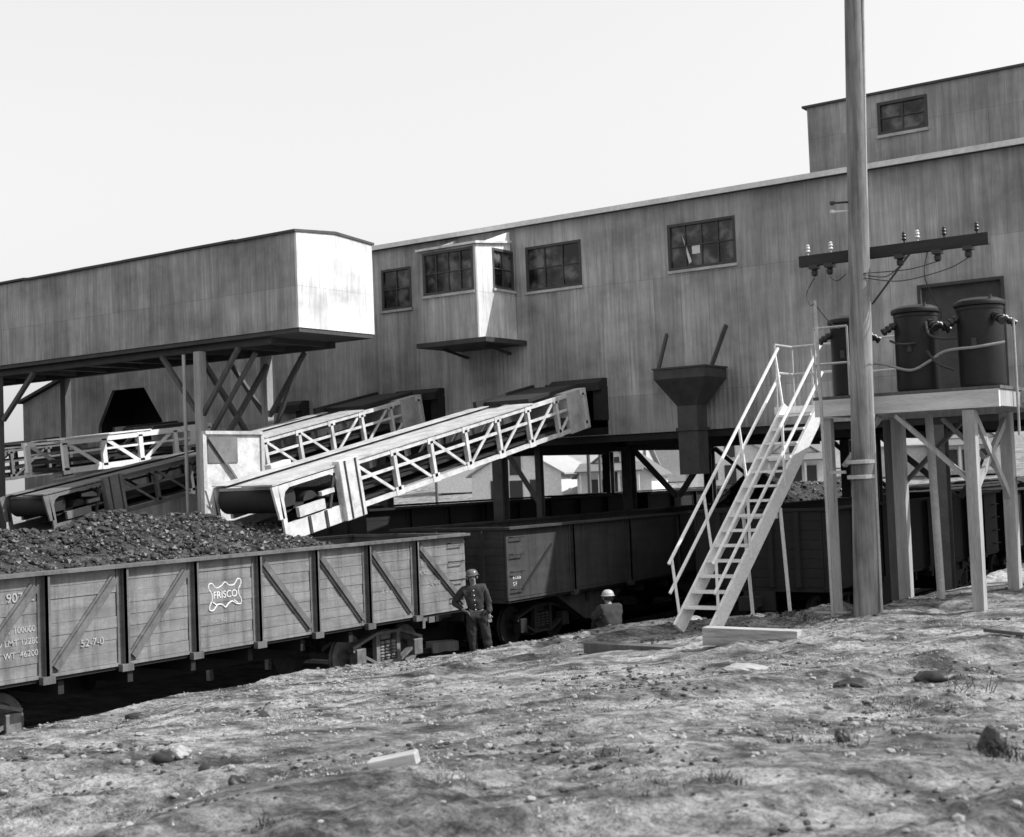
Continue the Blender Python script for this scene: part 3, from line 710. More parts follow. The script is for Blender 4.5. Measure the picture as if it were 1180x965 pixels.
def bent(xc):
    p = [(xc, gy0+.18), (xc, gy1-.22)]
    for (x, y) in p:
        mb = MB(); mb.box(x-.11, x+.11, y-.11, y+.11, -.1, gz0-.262); mb.build('post', 'timber', G, bevel=.01)
        for s_ in (-1, 1): MB().beam((x, y, gz0-1.9), (x+s_*1.35, y, gz0-.28), .10, .10).build('knee_brace', 'timber_dark', G)
    mb = MB().beam((xc, gy0+.3, gz0-.5), (xc, gy1-.3, gz0-3.1), .12, .1); mb.beam((xc+.1, gy1-.3, gz0-.5), (xc+.1, gy0+.3, gz0-3.1), .12, .1); mb.build('cross_brace', 'timber_dark', G)
    mb = MB(); mb.beam((xc-.05, gy0+.3, 4.95), (xc-.05, gy1-.3, 4.95), .12, .16); mb.build('cross_tie', 'timber', G)
bent(-25.5)
for y in (gy0+.2, gy1-.2): mb = MB(); mb.box(-33.75, -33.53, y-.11, y+.11, -.1, gz0-.262); mb.build('post', 'timber_dark', G)
MB().beam((-33.4, gy0+.2, gz0-1.5), (-32.0, gy0+.2, gz0-.28), .11, .11).build('knee_brace', 'timber_dark', G)
MB().tube([(-25.98, gy0+.1, 2.5), (-25.98, gy0+.1, gz0-.3)], .045, 8).build('conduit', 'galv', G)
for a, b_ in [((-25.2,gy1-.3,5.1),(-24.2,gy1-.3,gz0-.4)),((-25.5,gy0+.4,4.9),(-23.9,gy0+.5,gz0-.4))]: MB().beam(a, b_, .09, .09).build('knee_brace', 'timber_dark', G)

# white sheet-metal screen between the two near tracks
W = thing('sheet_metal_screen', 'white sheet-metal screen with a diagonal brace right of the gallery post', 'screen', (-20.6, 19.6, 0))
wx, wa, wb_ = -20.55, 19.1, 20.6
mb = MB(); mb.box(wx-.05, wx, wa, wb_, 2.5, 4.72); mb.build('panel', 'white', W)
mb = MB(); mb.box(wx+.002, wx+.02, wa+.05, wa+.85, 4.15, 4.68); mb.build('patch', 'boomgrey', W)
mb = MB(); mb.beam((wx+.05, wa+.05, 4.65), (wx+.05, wb_-.1, 3.1), .04, .05, (0,1,1)); mb.build('diagonal_brace', 'boomgrey', W)
mb = MB(); mb.box(wx-.07, wx+.06, wa-.04, wb_+.04, 4.721, 4.79); mb.box(wx-.07, wx+.06, wa-.04, wb_+.04, 3.3, 3.34); mb.build('rail', 'beltpanel', W)
for y in (wa-.05, wb_+.05): mb = MB(); mb.box(wx-.06, wx+.04, y-.045, y+.045, -.1, 4.72); mb.build('leg', 'beltpanel', W)

# ------------------------------------------------------------ loading booms
def boom(label, xc, zt, slope, length=11.2, nose=True, hinge=28.15, mats=('white', 'beltpanel'), hv=1.0):
    """local frame: -Y runs out from the building along the boom, z up; rotated about X to slope down"""
    t_ = thing('loading_boom', label, 'loading boom', (0,0,0), 'conveyor booms reaching from the tipple over the cars')
    hw, dp = .80, .92
    t_end = min(length-2.25, 8.45) if nose else length
    n = int(round(t_end/1.25)); step = t_end/n
    for s_ in (-1, 1):
        x = s_*hw; mb = MB()
        mb.box(x-.04, x+.04, -t_end, 0, -.09*hv, -.002); mb.box(x-.04, x+.04, -t_end, 0, -dp, -dp+.09*hv)
        mb.box(x-.02, x+.02, -t_end, -.3, -.40, -.34)
        for k in range(n+1):
            y = -k*step; mb.box(x-.05, x+.05, y-.045*hv, y+.045*hv, -dp+.09, -.09)
            mb.box(x+s_*.041, x+s_*.05, y-.12, y+.12, -dp-.01, -dp+.16); mb.box(x+s_*.041, x+s_*.05, y-.12, y+.12, -.14, -.0)
        for k in range(n):
            ya, yb = -k*step-.06, -(k+1)*step+.06
            p = ((x, ya, -dp+.08), (x, yb, -.08)) if k >= n/2 else ((x, ya, -.08), (x, yb, -dp+.08))
            mb.beam(*p, .03, .06*hv, (0,1,1))
        mb.build('side_truss', mats[0], t_)
    mb = MB(); mb.box(-hw-.045, hw+.045, -.75, .15, -dp-.03, .012); mb.build('hinge_plate', mats[1], t_)
    L2 = length
    mb = MB(); mb.box(-hw+.05, hw-.05, -L2+.25, -1.8, -.10, -.045); mb.box(-hw-.06, -hw+.3, -L2+.2, -2.0, .004, .02); mb.box(hw-.7, hw+.07, -L2, -2.2, .004, .035); mb.build('belt_cover', mats[1], t_)
    mb = MB(); mb.box(-hw+.1, hw-.25, -1.9, .2, .02, .10); mb.box(-hw, -hw+.1, -2.2, .3, .0, .16); mb.build('belt_hood', 'soot_shade', t_)
    mb = MB(); mb.box(-hw+.06, hw-.06, -t_end+.05, -.2, -.62, -.56); mb.box(-hw+.06, hw-.06, -t_end+.05, -.2, -dp+.12, -dp+.16); mb.build('belt', 'soot_shade', t_)
    if nose:
        y1_ = -t_end
        for s_ in (-1, 1):
            x = s_*hw
            mb = MB(); mb.box(*sorted((x-s_*.02, x+s_*.16)), y1_-.55, y1_+.02, -dp-.12, .10); mb.build('side_plate', mats[0], t_, bevel=.02)
            mb = MB().box(*sorted((x+s_*.161, x+s_*.18)), y1_-.42, y1_-.39, -dp-.1, .08).build('plate_rib', 'steel', t_); MB().box(*sorted((x+s_*.161, x+s_*.18)), y1_-.12, y1_-.09, -dp-.1, .08).build('plate_rib', 'steel', t_)
            mb = MB(); xa, xb = sorted((x, x+s_*.05))
            ya = y1_-.55
            # skirt plate and rounded opening frame of the nose
            mb.box(xa, xb, ya-1.55, ya, -dp-.12, -dp+.20)
            mb.box(xa, xb, ya-1.55, ya, -.1, -.02)
            mb.box(xa, xb, ya-1.55, ya-1.45, -dp+.2, -.1)
            for (cy, cz, sy, sz) in ((ya-1.45,-.1,1,-1),(ya,-.1,-1,-1)):
                mb.prism([(xa,cy,cz),(xa,cy+sy*.18,cz),(xa,cy+sy*.06,cz+sz*.06),(xa,cy,cz+sz*.18)], (.05,0,0))
            mb.build('nose_frame', mats[0], t_)
            for q in (.45, .9): MB().box(*sorted((x+s_*.051, x+s_*.075)), ya-q-.03, ya-q+.03, -dp-.12, -dp+.2).build('plate_rib', 'steel', t_)
            mb = MB(); mb.beam((x+s_*.03, ya-.3, -dp+.2), (x+s_*.03, ya-.05, -.1), .04, .06, (0,1,1)); mb.build('plate_rib', 'steel', t_)
            mb = MB(); mb.box(*sorted((x, x+s_*.08)), ya-1.15, ya-.45, -dp+.24, -dp+.42); mb.box(*sorted((x, x+s_*.08)), ya-.5, ya-.15, -dp+.48, -dp+.56); mb.build('take_up', mats[0], t_)
            mb = MB(); mb.prism([(xa,-L2,-.02),(xa,-L2+.15,.0),(xa,-L2+.2,-.62),(xa,-L2+.08,-.62)], (.05,0,0)); mb.build('nose_bracket', mats[0], t_)
        mb = MB(); mb.lathe((-hw+.08, -L2+.42, -.3), [(.26,0),(.26,2*hw-.16)], 20, 'x'); mb.lathe((-hw+.08, y1_-1.2, -.5), [(.2,0),(.2,2*hw-.16)], 20, 'x'); mb.build('pulley', 'soot_shade', t_, smooth=True)
        mb = MB(); mb.box(-hw+.08, hw-.08, -L2+.35, y1_, -.52, -.46); mb.box(-hw+.1, hw-.1, y1_-1.9, y1_, -dp+.02, -dp+.06); mb.build('nose_pan', 'soot_shade', t_)
    t_.location = (xc, hinge, zt); t_.rotation_euler = (math.atan(slope), 0, 0)
    return t_
boom('white lattice loading boom reaching into the lettered gondola, nearest and fully sunlit', TA, 5.68, .195, length=10.7)
boom('second loading boom behind the near one, its white lattice ending at the white panel', TB, 5.85, .20, length=5.7, nose=False, mats=('white', 'beltpanel'))
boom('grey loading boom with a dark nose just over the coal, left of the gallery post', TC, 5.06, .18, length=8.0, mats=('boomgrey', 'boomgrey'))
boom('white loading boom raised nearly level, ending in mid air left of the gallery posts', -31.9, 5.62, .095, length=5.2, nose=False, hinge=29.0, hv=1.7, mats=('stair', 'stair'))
boom('grey loading boom at the left edge above the coal', -36.6, 5.35, .10, length=6.6, nose=False, mats=('boomgrey', 'boomgrey'))

# ------------------------------------------------------------ stair and transformer platform
PZ = 4.52
S = thing('steel_stair', 'steep white painted stair with double handrails leading up to the platform', 'stair', (-9.2, 17.4, 1.4))
sa, sb = Vector((-8.72, 17.35, 1.42)), Vector((-7.98, 19.75, PZ))       # right stringer line
wv = Vector((-.56, 0, 0))
def stringer(a, b_):
    return MB().beam(a, b_, .05, .21, (0, 0, 1))
stringer(sa, sb).build('stringer', 'stair', S); stringer(sa+wv, sb+wv).build('stringer', 'stair', S)
nst = 15
for k in range(1, nst):
    p = sa.lerp(sb, k/nst); mb = MB(); mb.box(p.x-.535, p.x-.03, p.y-.11, p.y+.11, p.z+.06, p.z+.095); mb.build('tread', 'stair', S)
for off, rr in ((Vector((.03,0,0)), .024), (wv+Vector((-.10,0,0)), .024)):
    for h in (.92, .5):
        up = Vector((0,0,h))
        MB().tube([sa+off+up*(.98)+Vector((0,-.02,0)), sb+off+up], rr, 8).build('handrail', 'stair', S)
    for f_ in (.02, .3, .62, .97):
        p = sa.lerp(sb, f_)+off; MB().tube([p if off.x > 0 else p+Vector((.10,0,0)), p+Vector((0,0,.92))], .022, 8).build('baluster', 'stair', S)
pm = sa.lerp(sb, .52)
for off in (Vector((.03,0,0)), wv):
    q = pm+off+Vector((.02,.15,0)); g0 = gz(q.x, q.y+.2, False)-.15
    MB().tube([q, (q.x, q.y+.2, g0)], .028, 8).build('support_leg', 'stair', S)
MB().beam(pm+Vector((0,.15,-.12)), pm+wv+Vector((0,.15,-.12)), .05, .06).build('cross_bar', 'stair', S)
# landing
mb = MB(); mb.box(-8.75, -7.47, 19.78, 20.5, PZ-.06, PZ); mb.box(-8.75,-7.47,19.76,19.779,PZ-.09,PZ+.02); mb.build('landing', 'stair', S)
for pts_ in ([(-8.72,20.46),(-7.5,20.46)], [(-8.72,20.46),(-8.72,19.8)]):
    for h in (.55, .98): MB().tube([(*pts_[0],PZ+h),(*pts_[1],PZ+h)], .02, 8).build('handrail', 'galv', S)
for x, y in ((-8.72,20.46),(-8.4,20.46),(-7.5,20.46),(-8.72,19.8)): MB().tube([(x,y,PZ),(x,y,PZ+.98)], .02, 8).build('baluster', 'galv', S)

T = thing('transformer_platform', 'timber platform on posts carrying three dark transformers beside the pole', 'platform', (-6.2, 19.1, 1.6))
px0, px1, py0, py1 = -7.46, -4.96, 18.2, 20.5
mb = MB(); mb.box(px0, px1, py0, py0+.07, PZ-.23, PZ); mb.build('beam', 'timber_pale', T)
mb = MB(); mb.box(px0, px1, py1-.07, py1, PZ-.25, PZ); mb.build('beam', 'timber', T)
for x in (px0, px1-.07): mb = MB(); mb.box(x, x+.07, py0+.072, py1-.072, PZ-.22, PZ-.002); mb.build('beam', 'timber', T)
mb = MB(); y = py0+.01
while y < py1-.2: mb.box(px0-.02, px1+.02, y, y+.2, PZ+.002, PZ+.045); y += .21
mb.build('deck', 'timber_dark', T)
def post(x, y, w_=.16, mat='timber'):
    g0 = gz(x, y, False)-.3; mb = MB(); mb.box(x-w_/2, x+w_/2, y-w_/2, y+w_/2, g0, PZ-.252); mb.build('post', mat, T, bevel=.008)
post(-7.34, py0+.15, .13); post(-7.12, py0+.75, .12); post(-5.37, py0+.10, .155); post(-5.3, py1-.75, .16); post(-6.85, py1-.7, .17); post(-5.1, py1-.1, .13, 'timber_dark'); post(-7.2, py1-.1, .14, 'timber_dark')
MB().tube([(-6.15, py0+1.0, gz(-6.15, 19.2, False)-.2), (-6.2, py0+1.0, PZ-.25)], .055, 10).build('pipe_prop', 'galv', T)
ym = py0+.10
for a, b_, mt_ in [((-6.35,ym,PZ-.27),(-5.42,ym,3.35),'timber'), ((-6.6,ym+.1,PZ-.27),(-7.15,ym+.1,3.6),'timber'), ((-5.33,py0+.15,PZ-.3),(-5.3,py1-.8,3.1),'timber'), ((-5.3,py1-.7,PZ-.3),(-5.37,py0+.15,3.2),'timber'), ((-6.2,py1-.7,PZ-.3),(-5.3,py1-.7,3.3),'timber'), ((-5.9,py1-.6,PZ-.3),(-6.85,py1-.6,3.3),'timber_dark'), ((-5.2,py1-.7,3.35),(-4.2,py1-.5,2.9),'timber')]:
    MB().beam(a, b_, .05, .11, (0,1,0)).build('brace', mt_, T)
for y_ in (18.25, 20.4):
    for h in (.5, 1.0): MB().tube([(px0+.02,y_,PZ+h),(px0+.5,y_,PZ+h)], .016, 8).build('guard_rail', 'galv', T)
for x, y in ((px0+.02,18.25),(px0+.5,18.25)): MB().tube([(x,y,PZ),(x,y,PZ+1.0)], .016, 8).build('guard_rail', 'galv', T)
for h in (.45, .9): MB().tube([(px1-.02,py1-.05,PZ+h),(px1+.9,py1-.05,PZ+h)], .016, 8).build('guard_rail', 'galv', T)
MB().tube([(px1+.05,18.9,PZ-.6),(px1+.05,18.9,PZ+.95)], .018, 8).build('guard_rail', 'galv', T)
mb = MB(); mb.box(px1+.002, px1+1.4, 19.3, 20.5, PZ-.08, PZ-.03); mb.box(px1+.002, px1+1.4, 19.26, 19.298, PZ-.16, PZ); mb.build('walkway', 'timber', T)

def transformer(x, y, h, label, r=.29):
    t_ = thing('transformer', label, 'transformer', (x, y, PZ+.045), 'transformers on the timber platform')
    z0 = PZ+.045
    MB().lathe((x,y,z0), [(r*.92,0),(r*.97,.02),(r,.06),(r,h-.14),(r*1.03,h-.13),(r*1.03,h-.09),(r,h-.08)], 32).build('tank', 'tank', t_, smooth=True)
    MB().lathe((x,y,z0+h-.078), [(r*1.12,0),(r*1.14,.03),(r*1.1,.06),(r*.8,.10),(.04,.125)], 32).build('lid', 'lid', t_, smooth=True)
    for a in (-2.5, -.65, .6, 2.4):
        d = Vector((math.cos(a), math.sin(a), 0)); p = Vector((x, y, z0+h-.22))+d*r*.97
        mb = MB(); q = d; 
        pts_ = [p+q*t1+Vector((0,0,-t1*.6)) for t1 in (0, .03, .06, .09, .12, .15, .18)]
        for i in range(6): mb.tube([pts_[i], pts_[i+1]], .055 if i % 2 else .04, 10)
        mb.build('bushing', 'porcelain', t_, smooth=True)
    mb = MB(); mb.box(x-.03, x+.03, y-r-.03, y-r+.01, z0+.55, z0+.66); mb.tube([(x+r*.7,y-r*.75,z0+h-.04),(x+r*.7,y-r*.75,z0+h+.04)], .02, 8); mb.build('lug', 'steel', t_)
    return t_
transformer(-7.2, 18.95, 1.13, 'dark transformer tank half hidden behind the utility pole', .26)
transformer(-6.20, 18.85, 1.17, 'dark transformer tank in the middle, right of the utility pole', .29)
transformer(-5.33, 18.85, 1.18, 'tallest dark transformer tank at the right end, with a bright sheen on its side', .30)
def cable(pts_, r, name, label, mat, cat='cable', parent=None):
    P_ = [Vector(p) for p in pts_]; o = []
    for i in range(len(P_)-1):
        p0, p1, p2, p3 = P_[max(i-1,0)], P_[i], P_[i+1], P_[min(i+2,len(P_)-1)]
        for k in range(6):
            t1 = k/6; o.append(.5*((2*p1)+(-p0+p2)*t1+(2*p0-5*p1+4*p2-p3)*t1**2+(-p0+3*p1-3*p2+p3)*t1**3))
    o.append(P_[-1])
    ob = MB().tube(o, r, 7).build(name, mat, parent, smooth=True)
    if label: tag(ob, label, cat)
    return ob
cable([(-7.0,18.62,5.0),(-6.6,18.5,4.98),(-6.2,18.5,4.86),(-5.95,18.5,4.95),(-5.7,18.5,5.08),(-5.3,18.5,5.1),(-4.95,18.6,5.14)], .02, 'cable', 'thick pale cable sagging across the fronts of the transformer tanks', 'cable_pale')
cable([(-6.45,18.5,5.28),(-6.3,18.48,5.22),(-6.1,18.5,5.22)], .016, 'cable', 'short black lead between the pole and the middle transformer', 'cable')
cable([(-5.95,18.5,5.5),(-5.9,18.46,5.32),(-5.75,18.5,5.25),(-5.55,18.5,5.24)], .018, 'cable', 'black lead drooping from the middle to the right transformer', 'cable')
cable([(-5.95,18.5,5.1),(-5.8,18.45,4.92),(-5.6,18.5,4.82)], .018, 'cable', 'lowest black lead looping to the base of the right transformer', 'cable')

# utility pole
PX, PY = -6.72, 17.85
U = thing('utility_pole', 'tall round timber utility pole with a crossarm in front of the platform', 'utility pole', (PX, PY, 1.5))
MB().tube([(PX-.02+.03*k, PY, 1.2+k*1.02) for k in range(10)], .172, 20, .115).build('pole', 'pole', U, smooth=True)
AZ = 6.44
mb = MB(); mb.beam((-7.5,PY+.19,AZ+.0), (-4.93,PY+.19,AZ+.0), .10, .15); mb.build('crossarm', 'arm', U)
mb = MB().beam((-6.5,PY+.17,5.75), (-5.95,PY+.20,AZ-.05), .012, .05, (0,1,0)); mb.build('arm_brace', 'steel', U)
for x in (-7.38,-7.05,-6.03,-5.85,-5.5,-5.08):
    mb = MB().tube([(x,PY+.19,AZ+.06),(x,PY+.19,AZ+.12)], .012, 6); mb.lathe((x,PY+.19,AZ+.11), [(.018,0),(.036,.02),(.02,.045),(.033,.065),(.022,.085),(.028,.10),(.012,.12)], 12); mb.build('insulator', 'porcelain_pale' if x in (-7.38,-7.05,-5.85) else 'porcelain', U, smooth=True)
for x in (-7.3,-7.08,-6.1,-5.6,-5.2):
    mb = MB().lathe((x,PY+.20,AZ-.22), [(.02,0),(.045,.02),(.05,.07),(.035,.08),(.05,.10),(.035,.12),(.05,.14),(.03,.16)], 12); mb.box(x-.06,x+.06,PY+.13,PY+.27,AZ-.12,AZ-.067); mb.build('cutout', 'porcelain', U)
mb = MB().tube([(-6.535+.0,PY+.03,1.5),(-6.50,PY+.0,5.7),(-6.42,PY,8.0),(-6.33,PY,10.5)], .022, 8); mb.build('conduit', 'galv', U)
mb = MB().tube([(-7.16,PY-.1,1.6),(-7.17,PY-.1,3.5),(-7.2,PY-.1,5.85)], .025, 8); mb.build('riser_pipe', 'galv', U)
mb = MB()
for z in (3.42, 3.62): mb.lathe((PX+.02,PY,z), [(.18,0),(.192,.005),(.192,.05),(.18,.055)], 20)
mb.box(-7.2,-6.9,PY-.06,PY-.02,3.5,3.54); mb.build('band', 'galv', U)
for z in (7.0, 7.12): 
    mb = MB().tube([(PX+.05,PY-.08,z),(PX-.12,PY-.22,z-.01)], .015, 6); mb.lathe((PX-.12,PY-.22,z-.04), [(.01,0),(.035,.015),(.035,.05),(.01,.06)], 10); mb.build('insulator', 'porcelain_pale' if z < 7.1 else 'porcelain', U)
def w3(pts_, r=.007): cable(pts_, r, 'jumper_wire', None, 'cable', parent=U)
w3([(-7.3,PY+.18,6.2),(-7.42,PY+.18,6.0),(-7.35,PY+.1,5.82),(-7.2,PY-.15,5.8)]); w3([(-7.08,PY+.18,6.2),(-6.98,PY+.18,6.12),(-6.85,PY+.18,6.2)])
w3([(-5.6,PY+.18,6.22),(-6.0,PY+.18,6.16),(-6.5,PY-.1,6.14)]); w3([(-5.2,PY+.18,6.22),(-5.5,PY+.18,6.1),(-6.1,PY+.18,6.02),(-6.5,PY-.1,6.08)]); w3([(-6.1,PY+.18,6.22),(-6.3,PY+.18,6.1),(-6.5,PY-.1,6.12)])
w3([(-5.72,PY+.18,6.38),(-5.72,PY,6.0),(-5.74,18.5,5.6),(-5.8,18.6,5.5)]); w3([(-7.2,PY-.1,5.8),(-7.25,18.4,5.6),(-7.2,18.7,5.5)])

# ------------------------------------------------------------ people
def skin_body(name, mat, joints, edges, root, parent=None, sub=2):
    """one continuous surface grown over a skeleton; joints {name: (x, y, z, r[, r2])} in the figure's frame"""
    keys = list(joints); me = bpy.data.meshes.new(name)
    me.from_pydata([joints[k][:3] for k in keys], [(keys.index(a), keys.index(b_)) for a, b_ in edges], []); me.update()
    o = bpy.data.objects.new(name, me); col.objects.link(o)
    if parent: o.parent = parent
    sk = o.modifiers.new('skin', 'SKIN')
    for i, k in enumerate(keys):
        sv = me.skin_vertices[0].data[i]; r_ = joints[k][3]; sv.radius = (r_, joints[k][4] if len(joints[k]) > 4 else r_); sv.use_root = (k == root)
    sk.use_smooth_shade = True
    s_ = o.modifiers.new('subdivision', 'SUBSURF'); s_.levels = sub; s_.render_levels = sub
    me.materials.append(M[mat])
    if name in ('jacket', 'trousers'):
        if 'folds' not in bpy.data.textures:
            tx = bpy.data.textures.new('folds', 'CLOUDS'); tx.noise_scale = .09; tx.noise_depth = 2
        s_.levels = s_.render_levels = 3
        dm = o.modifiers.new('folds', 'DISPLACE'); dm.texture = bpy.data.textures['folds']; dm.strength = .05; dm.mid_level = .45
    return o

def hand(j, e, wrist, key, dx, curl, side):
    """palm, four fingers of unequal length and a thumb; dx = direction of the hand, curl = bending direction"""
    w_ = Vector(wrist); d = Vector(dx).normalized(); c_ = Vector(curl).normalized(); s_ = d.cross(c_).normalized()*side
    p = w_+d*.05; j[key+'p'] = (*p, .034, .018); e.append((key, key+'p'))
    for i, (o_, L) in enumerate(((-.030,.070),(-.010,.080),(.010,.075),(.029,.06))):
        b0 = p+d*.04+s_*o_; b1 = b0+d*L*.5+c_*L*.12; b2 = b1+d*L*.3+c_*L*.35
        for n_, q, r_ in (('a', b0, .010), ('b', b1, .009), ('c', b2, .007)): j[key+str(i)+n_] = (*q, r_)
        e += [(key+'p', key+str(i)+'a'), (key+str(i)+'a', key+str(i)+'b'), (key+str(i)+'b', key+str(i)+'c')]
    t0 = w_+d*.035-s_*.04; t1 = t0+d*.035-s_*.02+c_*.01
    j[key+'ta'] = (*t0, .012); j[key+'tb'] = (*t1, .009); e += [(key+'p', key+'ta'), (key+'ta', key+'tb')]
def person(loc, rz, label, pose, cloth, hatmat):
    if pose == 'stand':
        J = {'hip':(0,0,.93,.165,.125),'belly':(0,-.01,1.08,.175,.13),'chest':(0,0,1.27,.185,.13),'neck':(0,0,1.46,.055),'jaw':(0,-.025,1.51,.062,.068),'head':(0,-.012,1.585,.078,.092),'crown':(0,.0,1.65,.06,.07)}
        A = {'shL':(.19,0,1.37,.085),'elL':(.25,.02,1.10,.066),'wrL':(.235,-.05,.86,.042),'shR':(-.19,0,1.37,.085),'elR':(-.42,.06,1.14,.066),'wrR':(-.24,-.06,1.0,.034)}
        Lg = {'thL':(.10,0,.86,.125),'knL':(.13,-.02,.49,.095),'anL':(.14,.01,.10,.08),'toL':(.16,-.16,.045,.04),'thR':(-.10,0,.86,.125),'knR':(-.13,-.03,.49,.095),'anR':(-.15,.0,.10,.08),'toR':(-.19,-.16,.045,.04)}
        hl, hr = ((0,-.15,-1), (0,-1,0)), ((.75,-.35,-.45), (0,-.6,-.8))
    else:
        J = {'hip':(0,0,.12,.18,.15),'belly':(0,-.07,.27,.19,.15),'chest':(0,-.13,.46,.20,.15),'neck':(0,-.17,.63,.055),'jaw':(.0,-.215,.665,.062,.066),'head':(0,-.20,.745,.08,.09),'crown':(0,-.17,.80,.06,.07)}
        A = {'shL':(.18,-.14,.55,.10),'elL':(.27,-.30,.36,.075),'wrL':(.12,-.48,.38,.034),'shR':(-.18,-.14,.55,.10),'elR':(-.27,-.30,.36,.075),'wrR':(-.12,-.48,.38,.034)}
        Lg = {'thL':(.11,-.05,.10,.10),'knL':(.16,-.44,.34,.068),'anL':(.15,-.60,-.06,.046),'toL':(.16,-.76,-.12,.04),'thR':(-.11,-.05,.10,.10),'knR':(-.16,-.44,.34,.068),'anR':(-.15,-.60,-.06,.046),'toR':(-.16,-.76,-.12,.04)}
        hl, hr = ((-.8,-.5,-.1), (0,-.3,-1)), ((.8,-.5,-.1), (0,-.3,-1))
    core = [('hip','belly'),('belly','chest'),('chest','neck'),('neck','jaw'),('jaw','head'),('head','crown')]
    arms = [('chest','shL'),('shL','elL'),('elL','wrL'),('chest','shR'),('shR','elR'),('elR','wrR')]
    legs = [('hip','thL'),('thL','knL'),('knL','anL'),('anL','toL'),('hip','thR'),('thR','knR'),('knR','anR'),('anR','toR')]
    K = {**J, **A, **Lg}; sh = lambda t_: (*t_[:3], *[r_*.72 for r_ in t_[3:]])
    Kb = {k: ((*K[k][:3], .07) if k in ('hip','thL','thR') else K[k] if k in ('neck','jaw','head','crown') else sh(K[k])) for k in K}; E_ = core+arms+legs
    hand(Kb, E_, A['wrL'][:3], 'wrL', *hl, 1); hand(Kb, E_, A['wrR'][:3], 'wrR', *hr, -1)
    hd = Vector(J['head'][:3]); Kb['nose'] = (hd.x, hd.y-.112, hd.z-.012, .012); E_.append(('head','nose'))
    b_ = skin_body('person', 'skin', Kb, E_, 'hip'); b_.location = loc; b_.rotation_euler = (0,0,rz); tag(b_, label, 'person')
    ck = {k: K[k] for k in K if k in ('hip','belly','chest') or k[:2] in ('sh','el')}
    for k in ('wrL','wrR'): ck[k] = (*K[k][:3], K[k][3]*1.25)
    ck['collar'] = (J['neck'][0], J['neck'][1]+.005, J['neck'][2]-.035, .085)
    skin_body('jacket', cloth, ck, [('hip','belly'),('belly','chest'),('chest','collar')]+arms, 'hip', b_)
    tk = {k: K[k] for k in K if k[:2] in ('th','kn','an')}; tk['hip'] = (*K['hip'][:3], .15, .115)
    skin_body('trousers', 'denim', tk, [('hip','thL'),('thL','knL'),('knL','anL'),('hip','thR'),('thR','knR'),('knR','anR')], 'hip', b_)
    for s_ in 'LR':
        a_, t2 = K['an'+s_], K['to'+s_]
        skin_body('boot', 'boot', {'a':(a_[0],a_[1]+.04,a_[2]-.055,.045),'b':(a_[0],a_[1],a_[2]+.03,.05),'t':(t2[0],t2[1],t2[2],.045,.035)}, [('a','b'),('a','t')], 'a', b_)
    o0 = Vector(loc)
    def loc_build(mb, name, mat):
        o = mb.build(name, mat, None, smooth=True); o.parent = b_; return o
    c0 = hd+Vector((0,.012,.035))
    loc_build(MB().lathe(c0, [(.135,0),(.138,.008),(.118,.014),(.115,.05),(.095,.09),(.055,.115),(.01,.122)], 24), 'hard_hat', hatmat)
    loc_build(MB().prism([c0+Vector(v) for v in ((-.09,-.09,.002),(.09,-.09,.002),(.06,-.165,-.006),(-.06,-.165,-.006))], (0,0,.01)), 'hat_brim', hatmat)
    loc_build(MB().lathe(hd+Vector((0,.02,-.045)), [(.07,0),(.090,.02),(.097,.06),(.097,.085)], 16), 'hair', 'boot') if pose != 'stand' else None
    for s_ in (-1, 1):
        loc_build(MB().lathe(hd+Vector((s_*.03,-.088,.01)), [(.004,-.008),(.012,0),(.004,.008)], 8), 'eye', 'shaft')
        loc_build(MB().lathe(hd+Vector((s_*.09,.0,-.01)), [(.006,-.03),(.018,-.01),(.02,.01),(.008,.03)], 8), 'ear', 'skin')
    loc_build(MB().prism([hd+Vector(v) for v in ((-.025,-.092,-.052),(.025,-.092,-.052),(.02,-.09,-.062),(-.02,-.09,-.062))], (0,-.004,0)), 'mouth', 'shaft')
    if pose == 'stand':
        for k in range(5): loc_build(MB().lathe((.0,-.118-.006*(k in (1,2,3)),.98+k*.09), [(.004,-.011),(.013,0),(.004,.011)], 8, 'y'), 'button', 'cream')
        loc_build(MB().prism([(-.14,-.125,1.24),(-.05,-.135,1.24),(-.05,-.135,1.33),(-.14,-.12,1.33)], (0,-.006,0)), 'pocket', 'denim')
    return b_
zp = gz(-15.62, 21.35, False)
P1 = person((-15.62, 21.35, zp+.0), R(32), 'workman in dark buttoned jacket and hard hat standing with one hand on his hip', 'stand', 'denim_pale', 'hat_dark')
P2 = person((-13.72, 23.05, .50), R(215), 'workman in pale hard hat sitting hunched with his back to us on the bank', 'sit', 'denim_pale', 'hat')

P1.rotation_euler.y = R(-5); P1.location.z -= .12; P2.rotation_euler.z += R(25)

# ------------------------------------------------------------ loose things on the ground
def rock(name, label, x, y, r, sc=(1,1,.7), mat='rock', cat='rock', sink=.25, seed=0):
    import bmesh
    bm = bmesh.new(); bmesh.ops.create_icosphere(bm, subdivisions=3, radius=1)
    rr = random.Random(seed)
    o_ = (rr.random()*50, rr.random()*50)
    for v in bm.verts:
        n = 1+.5*float(vnoise(np.array([v.co.x*1.6+v.co.z+o_[0]+9]), np.array([v.co.y*1.6-v.co.z*.8+o_[1]+9]))[0])+.25*float(vnoise(np.array([v.co.x*4+o_[0]+20]), np.array([v.co.y*4+v.co.z*3+o_[1]+20]))[0])
        v.co = Vector((v.co.x*n*r*sc[0], v.co.y*n*r*sc[1], v.co.z*n*r*sc[2]))
    me = bpy.data.meshes.new(name); bm.to_mesh(me); bm.free(); me.materials.append(M[mat])
    for p in me.polygons: p.use_smooth = seed % 2 == 0
    o = bpy.data.objects.new(name, me); col.objects.link(o); o.location = (x, y, gz(x, y)+r*sc[2]*(1-sink*2)*.6); return tag(o, label, cat)
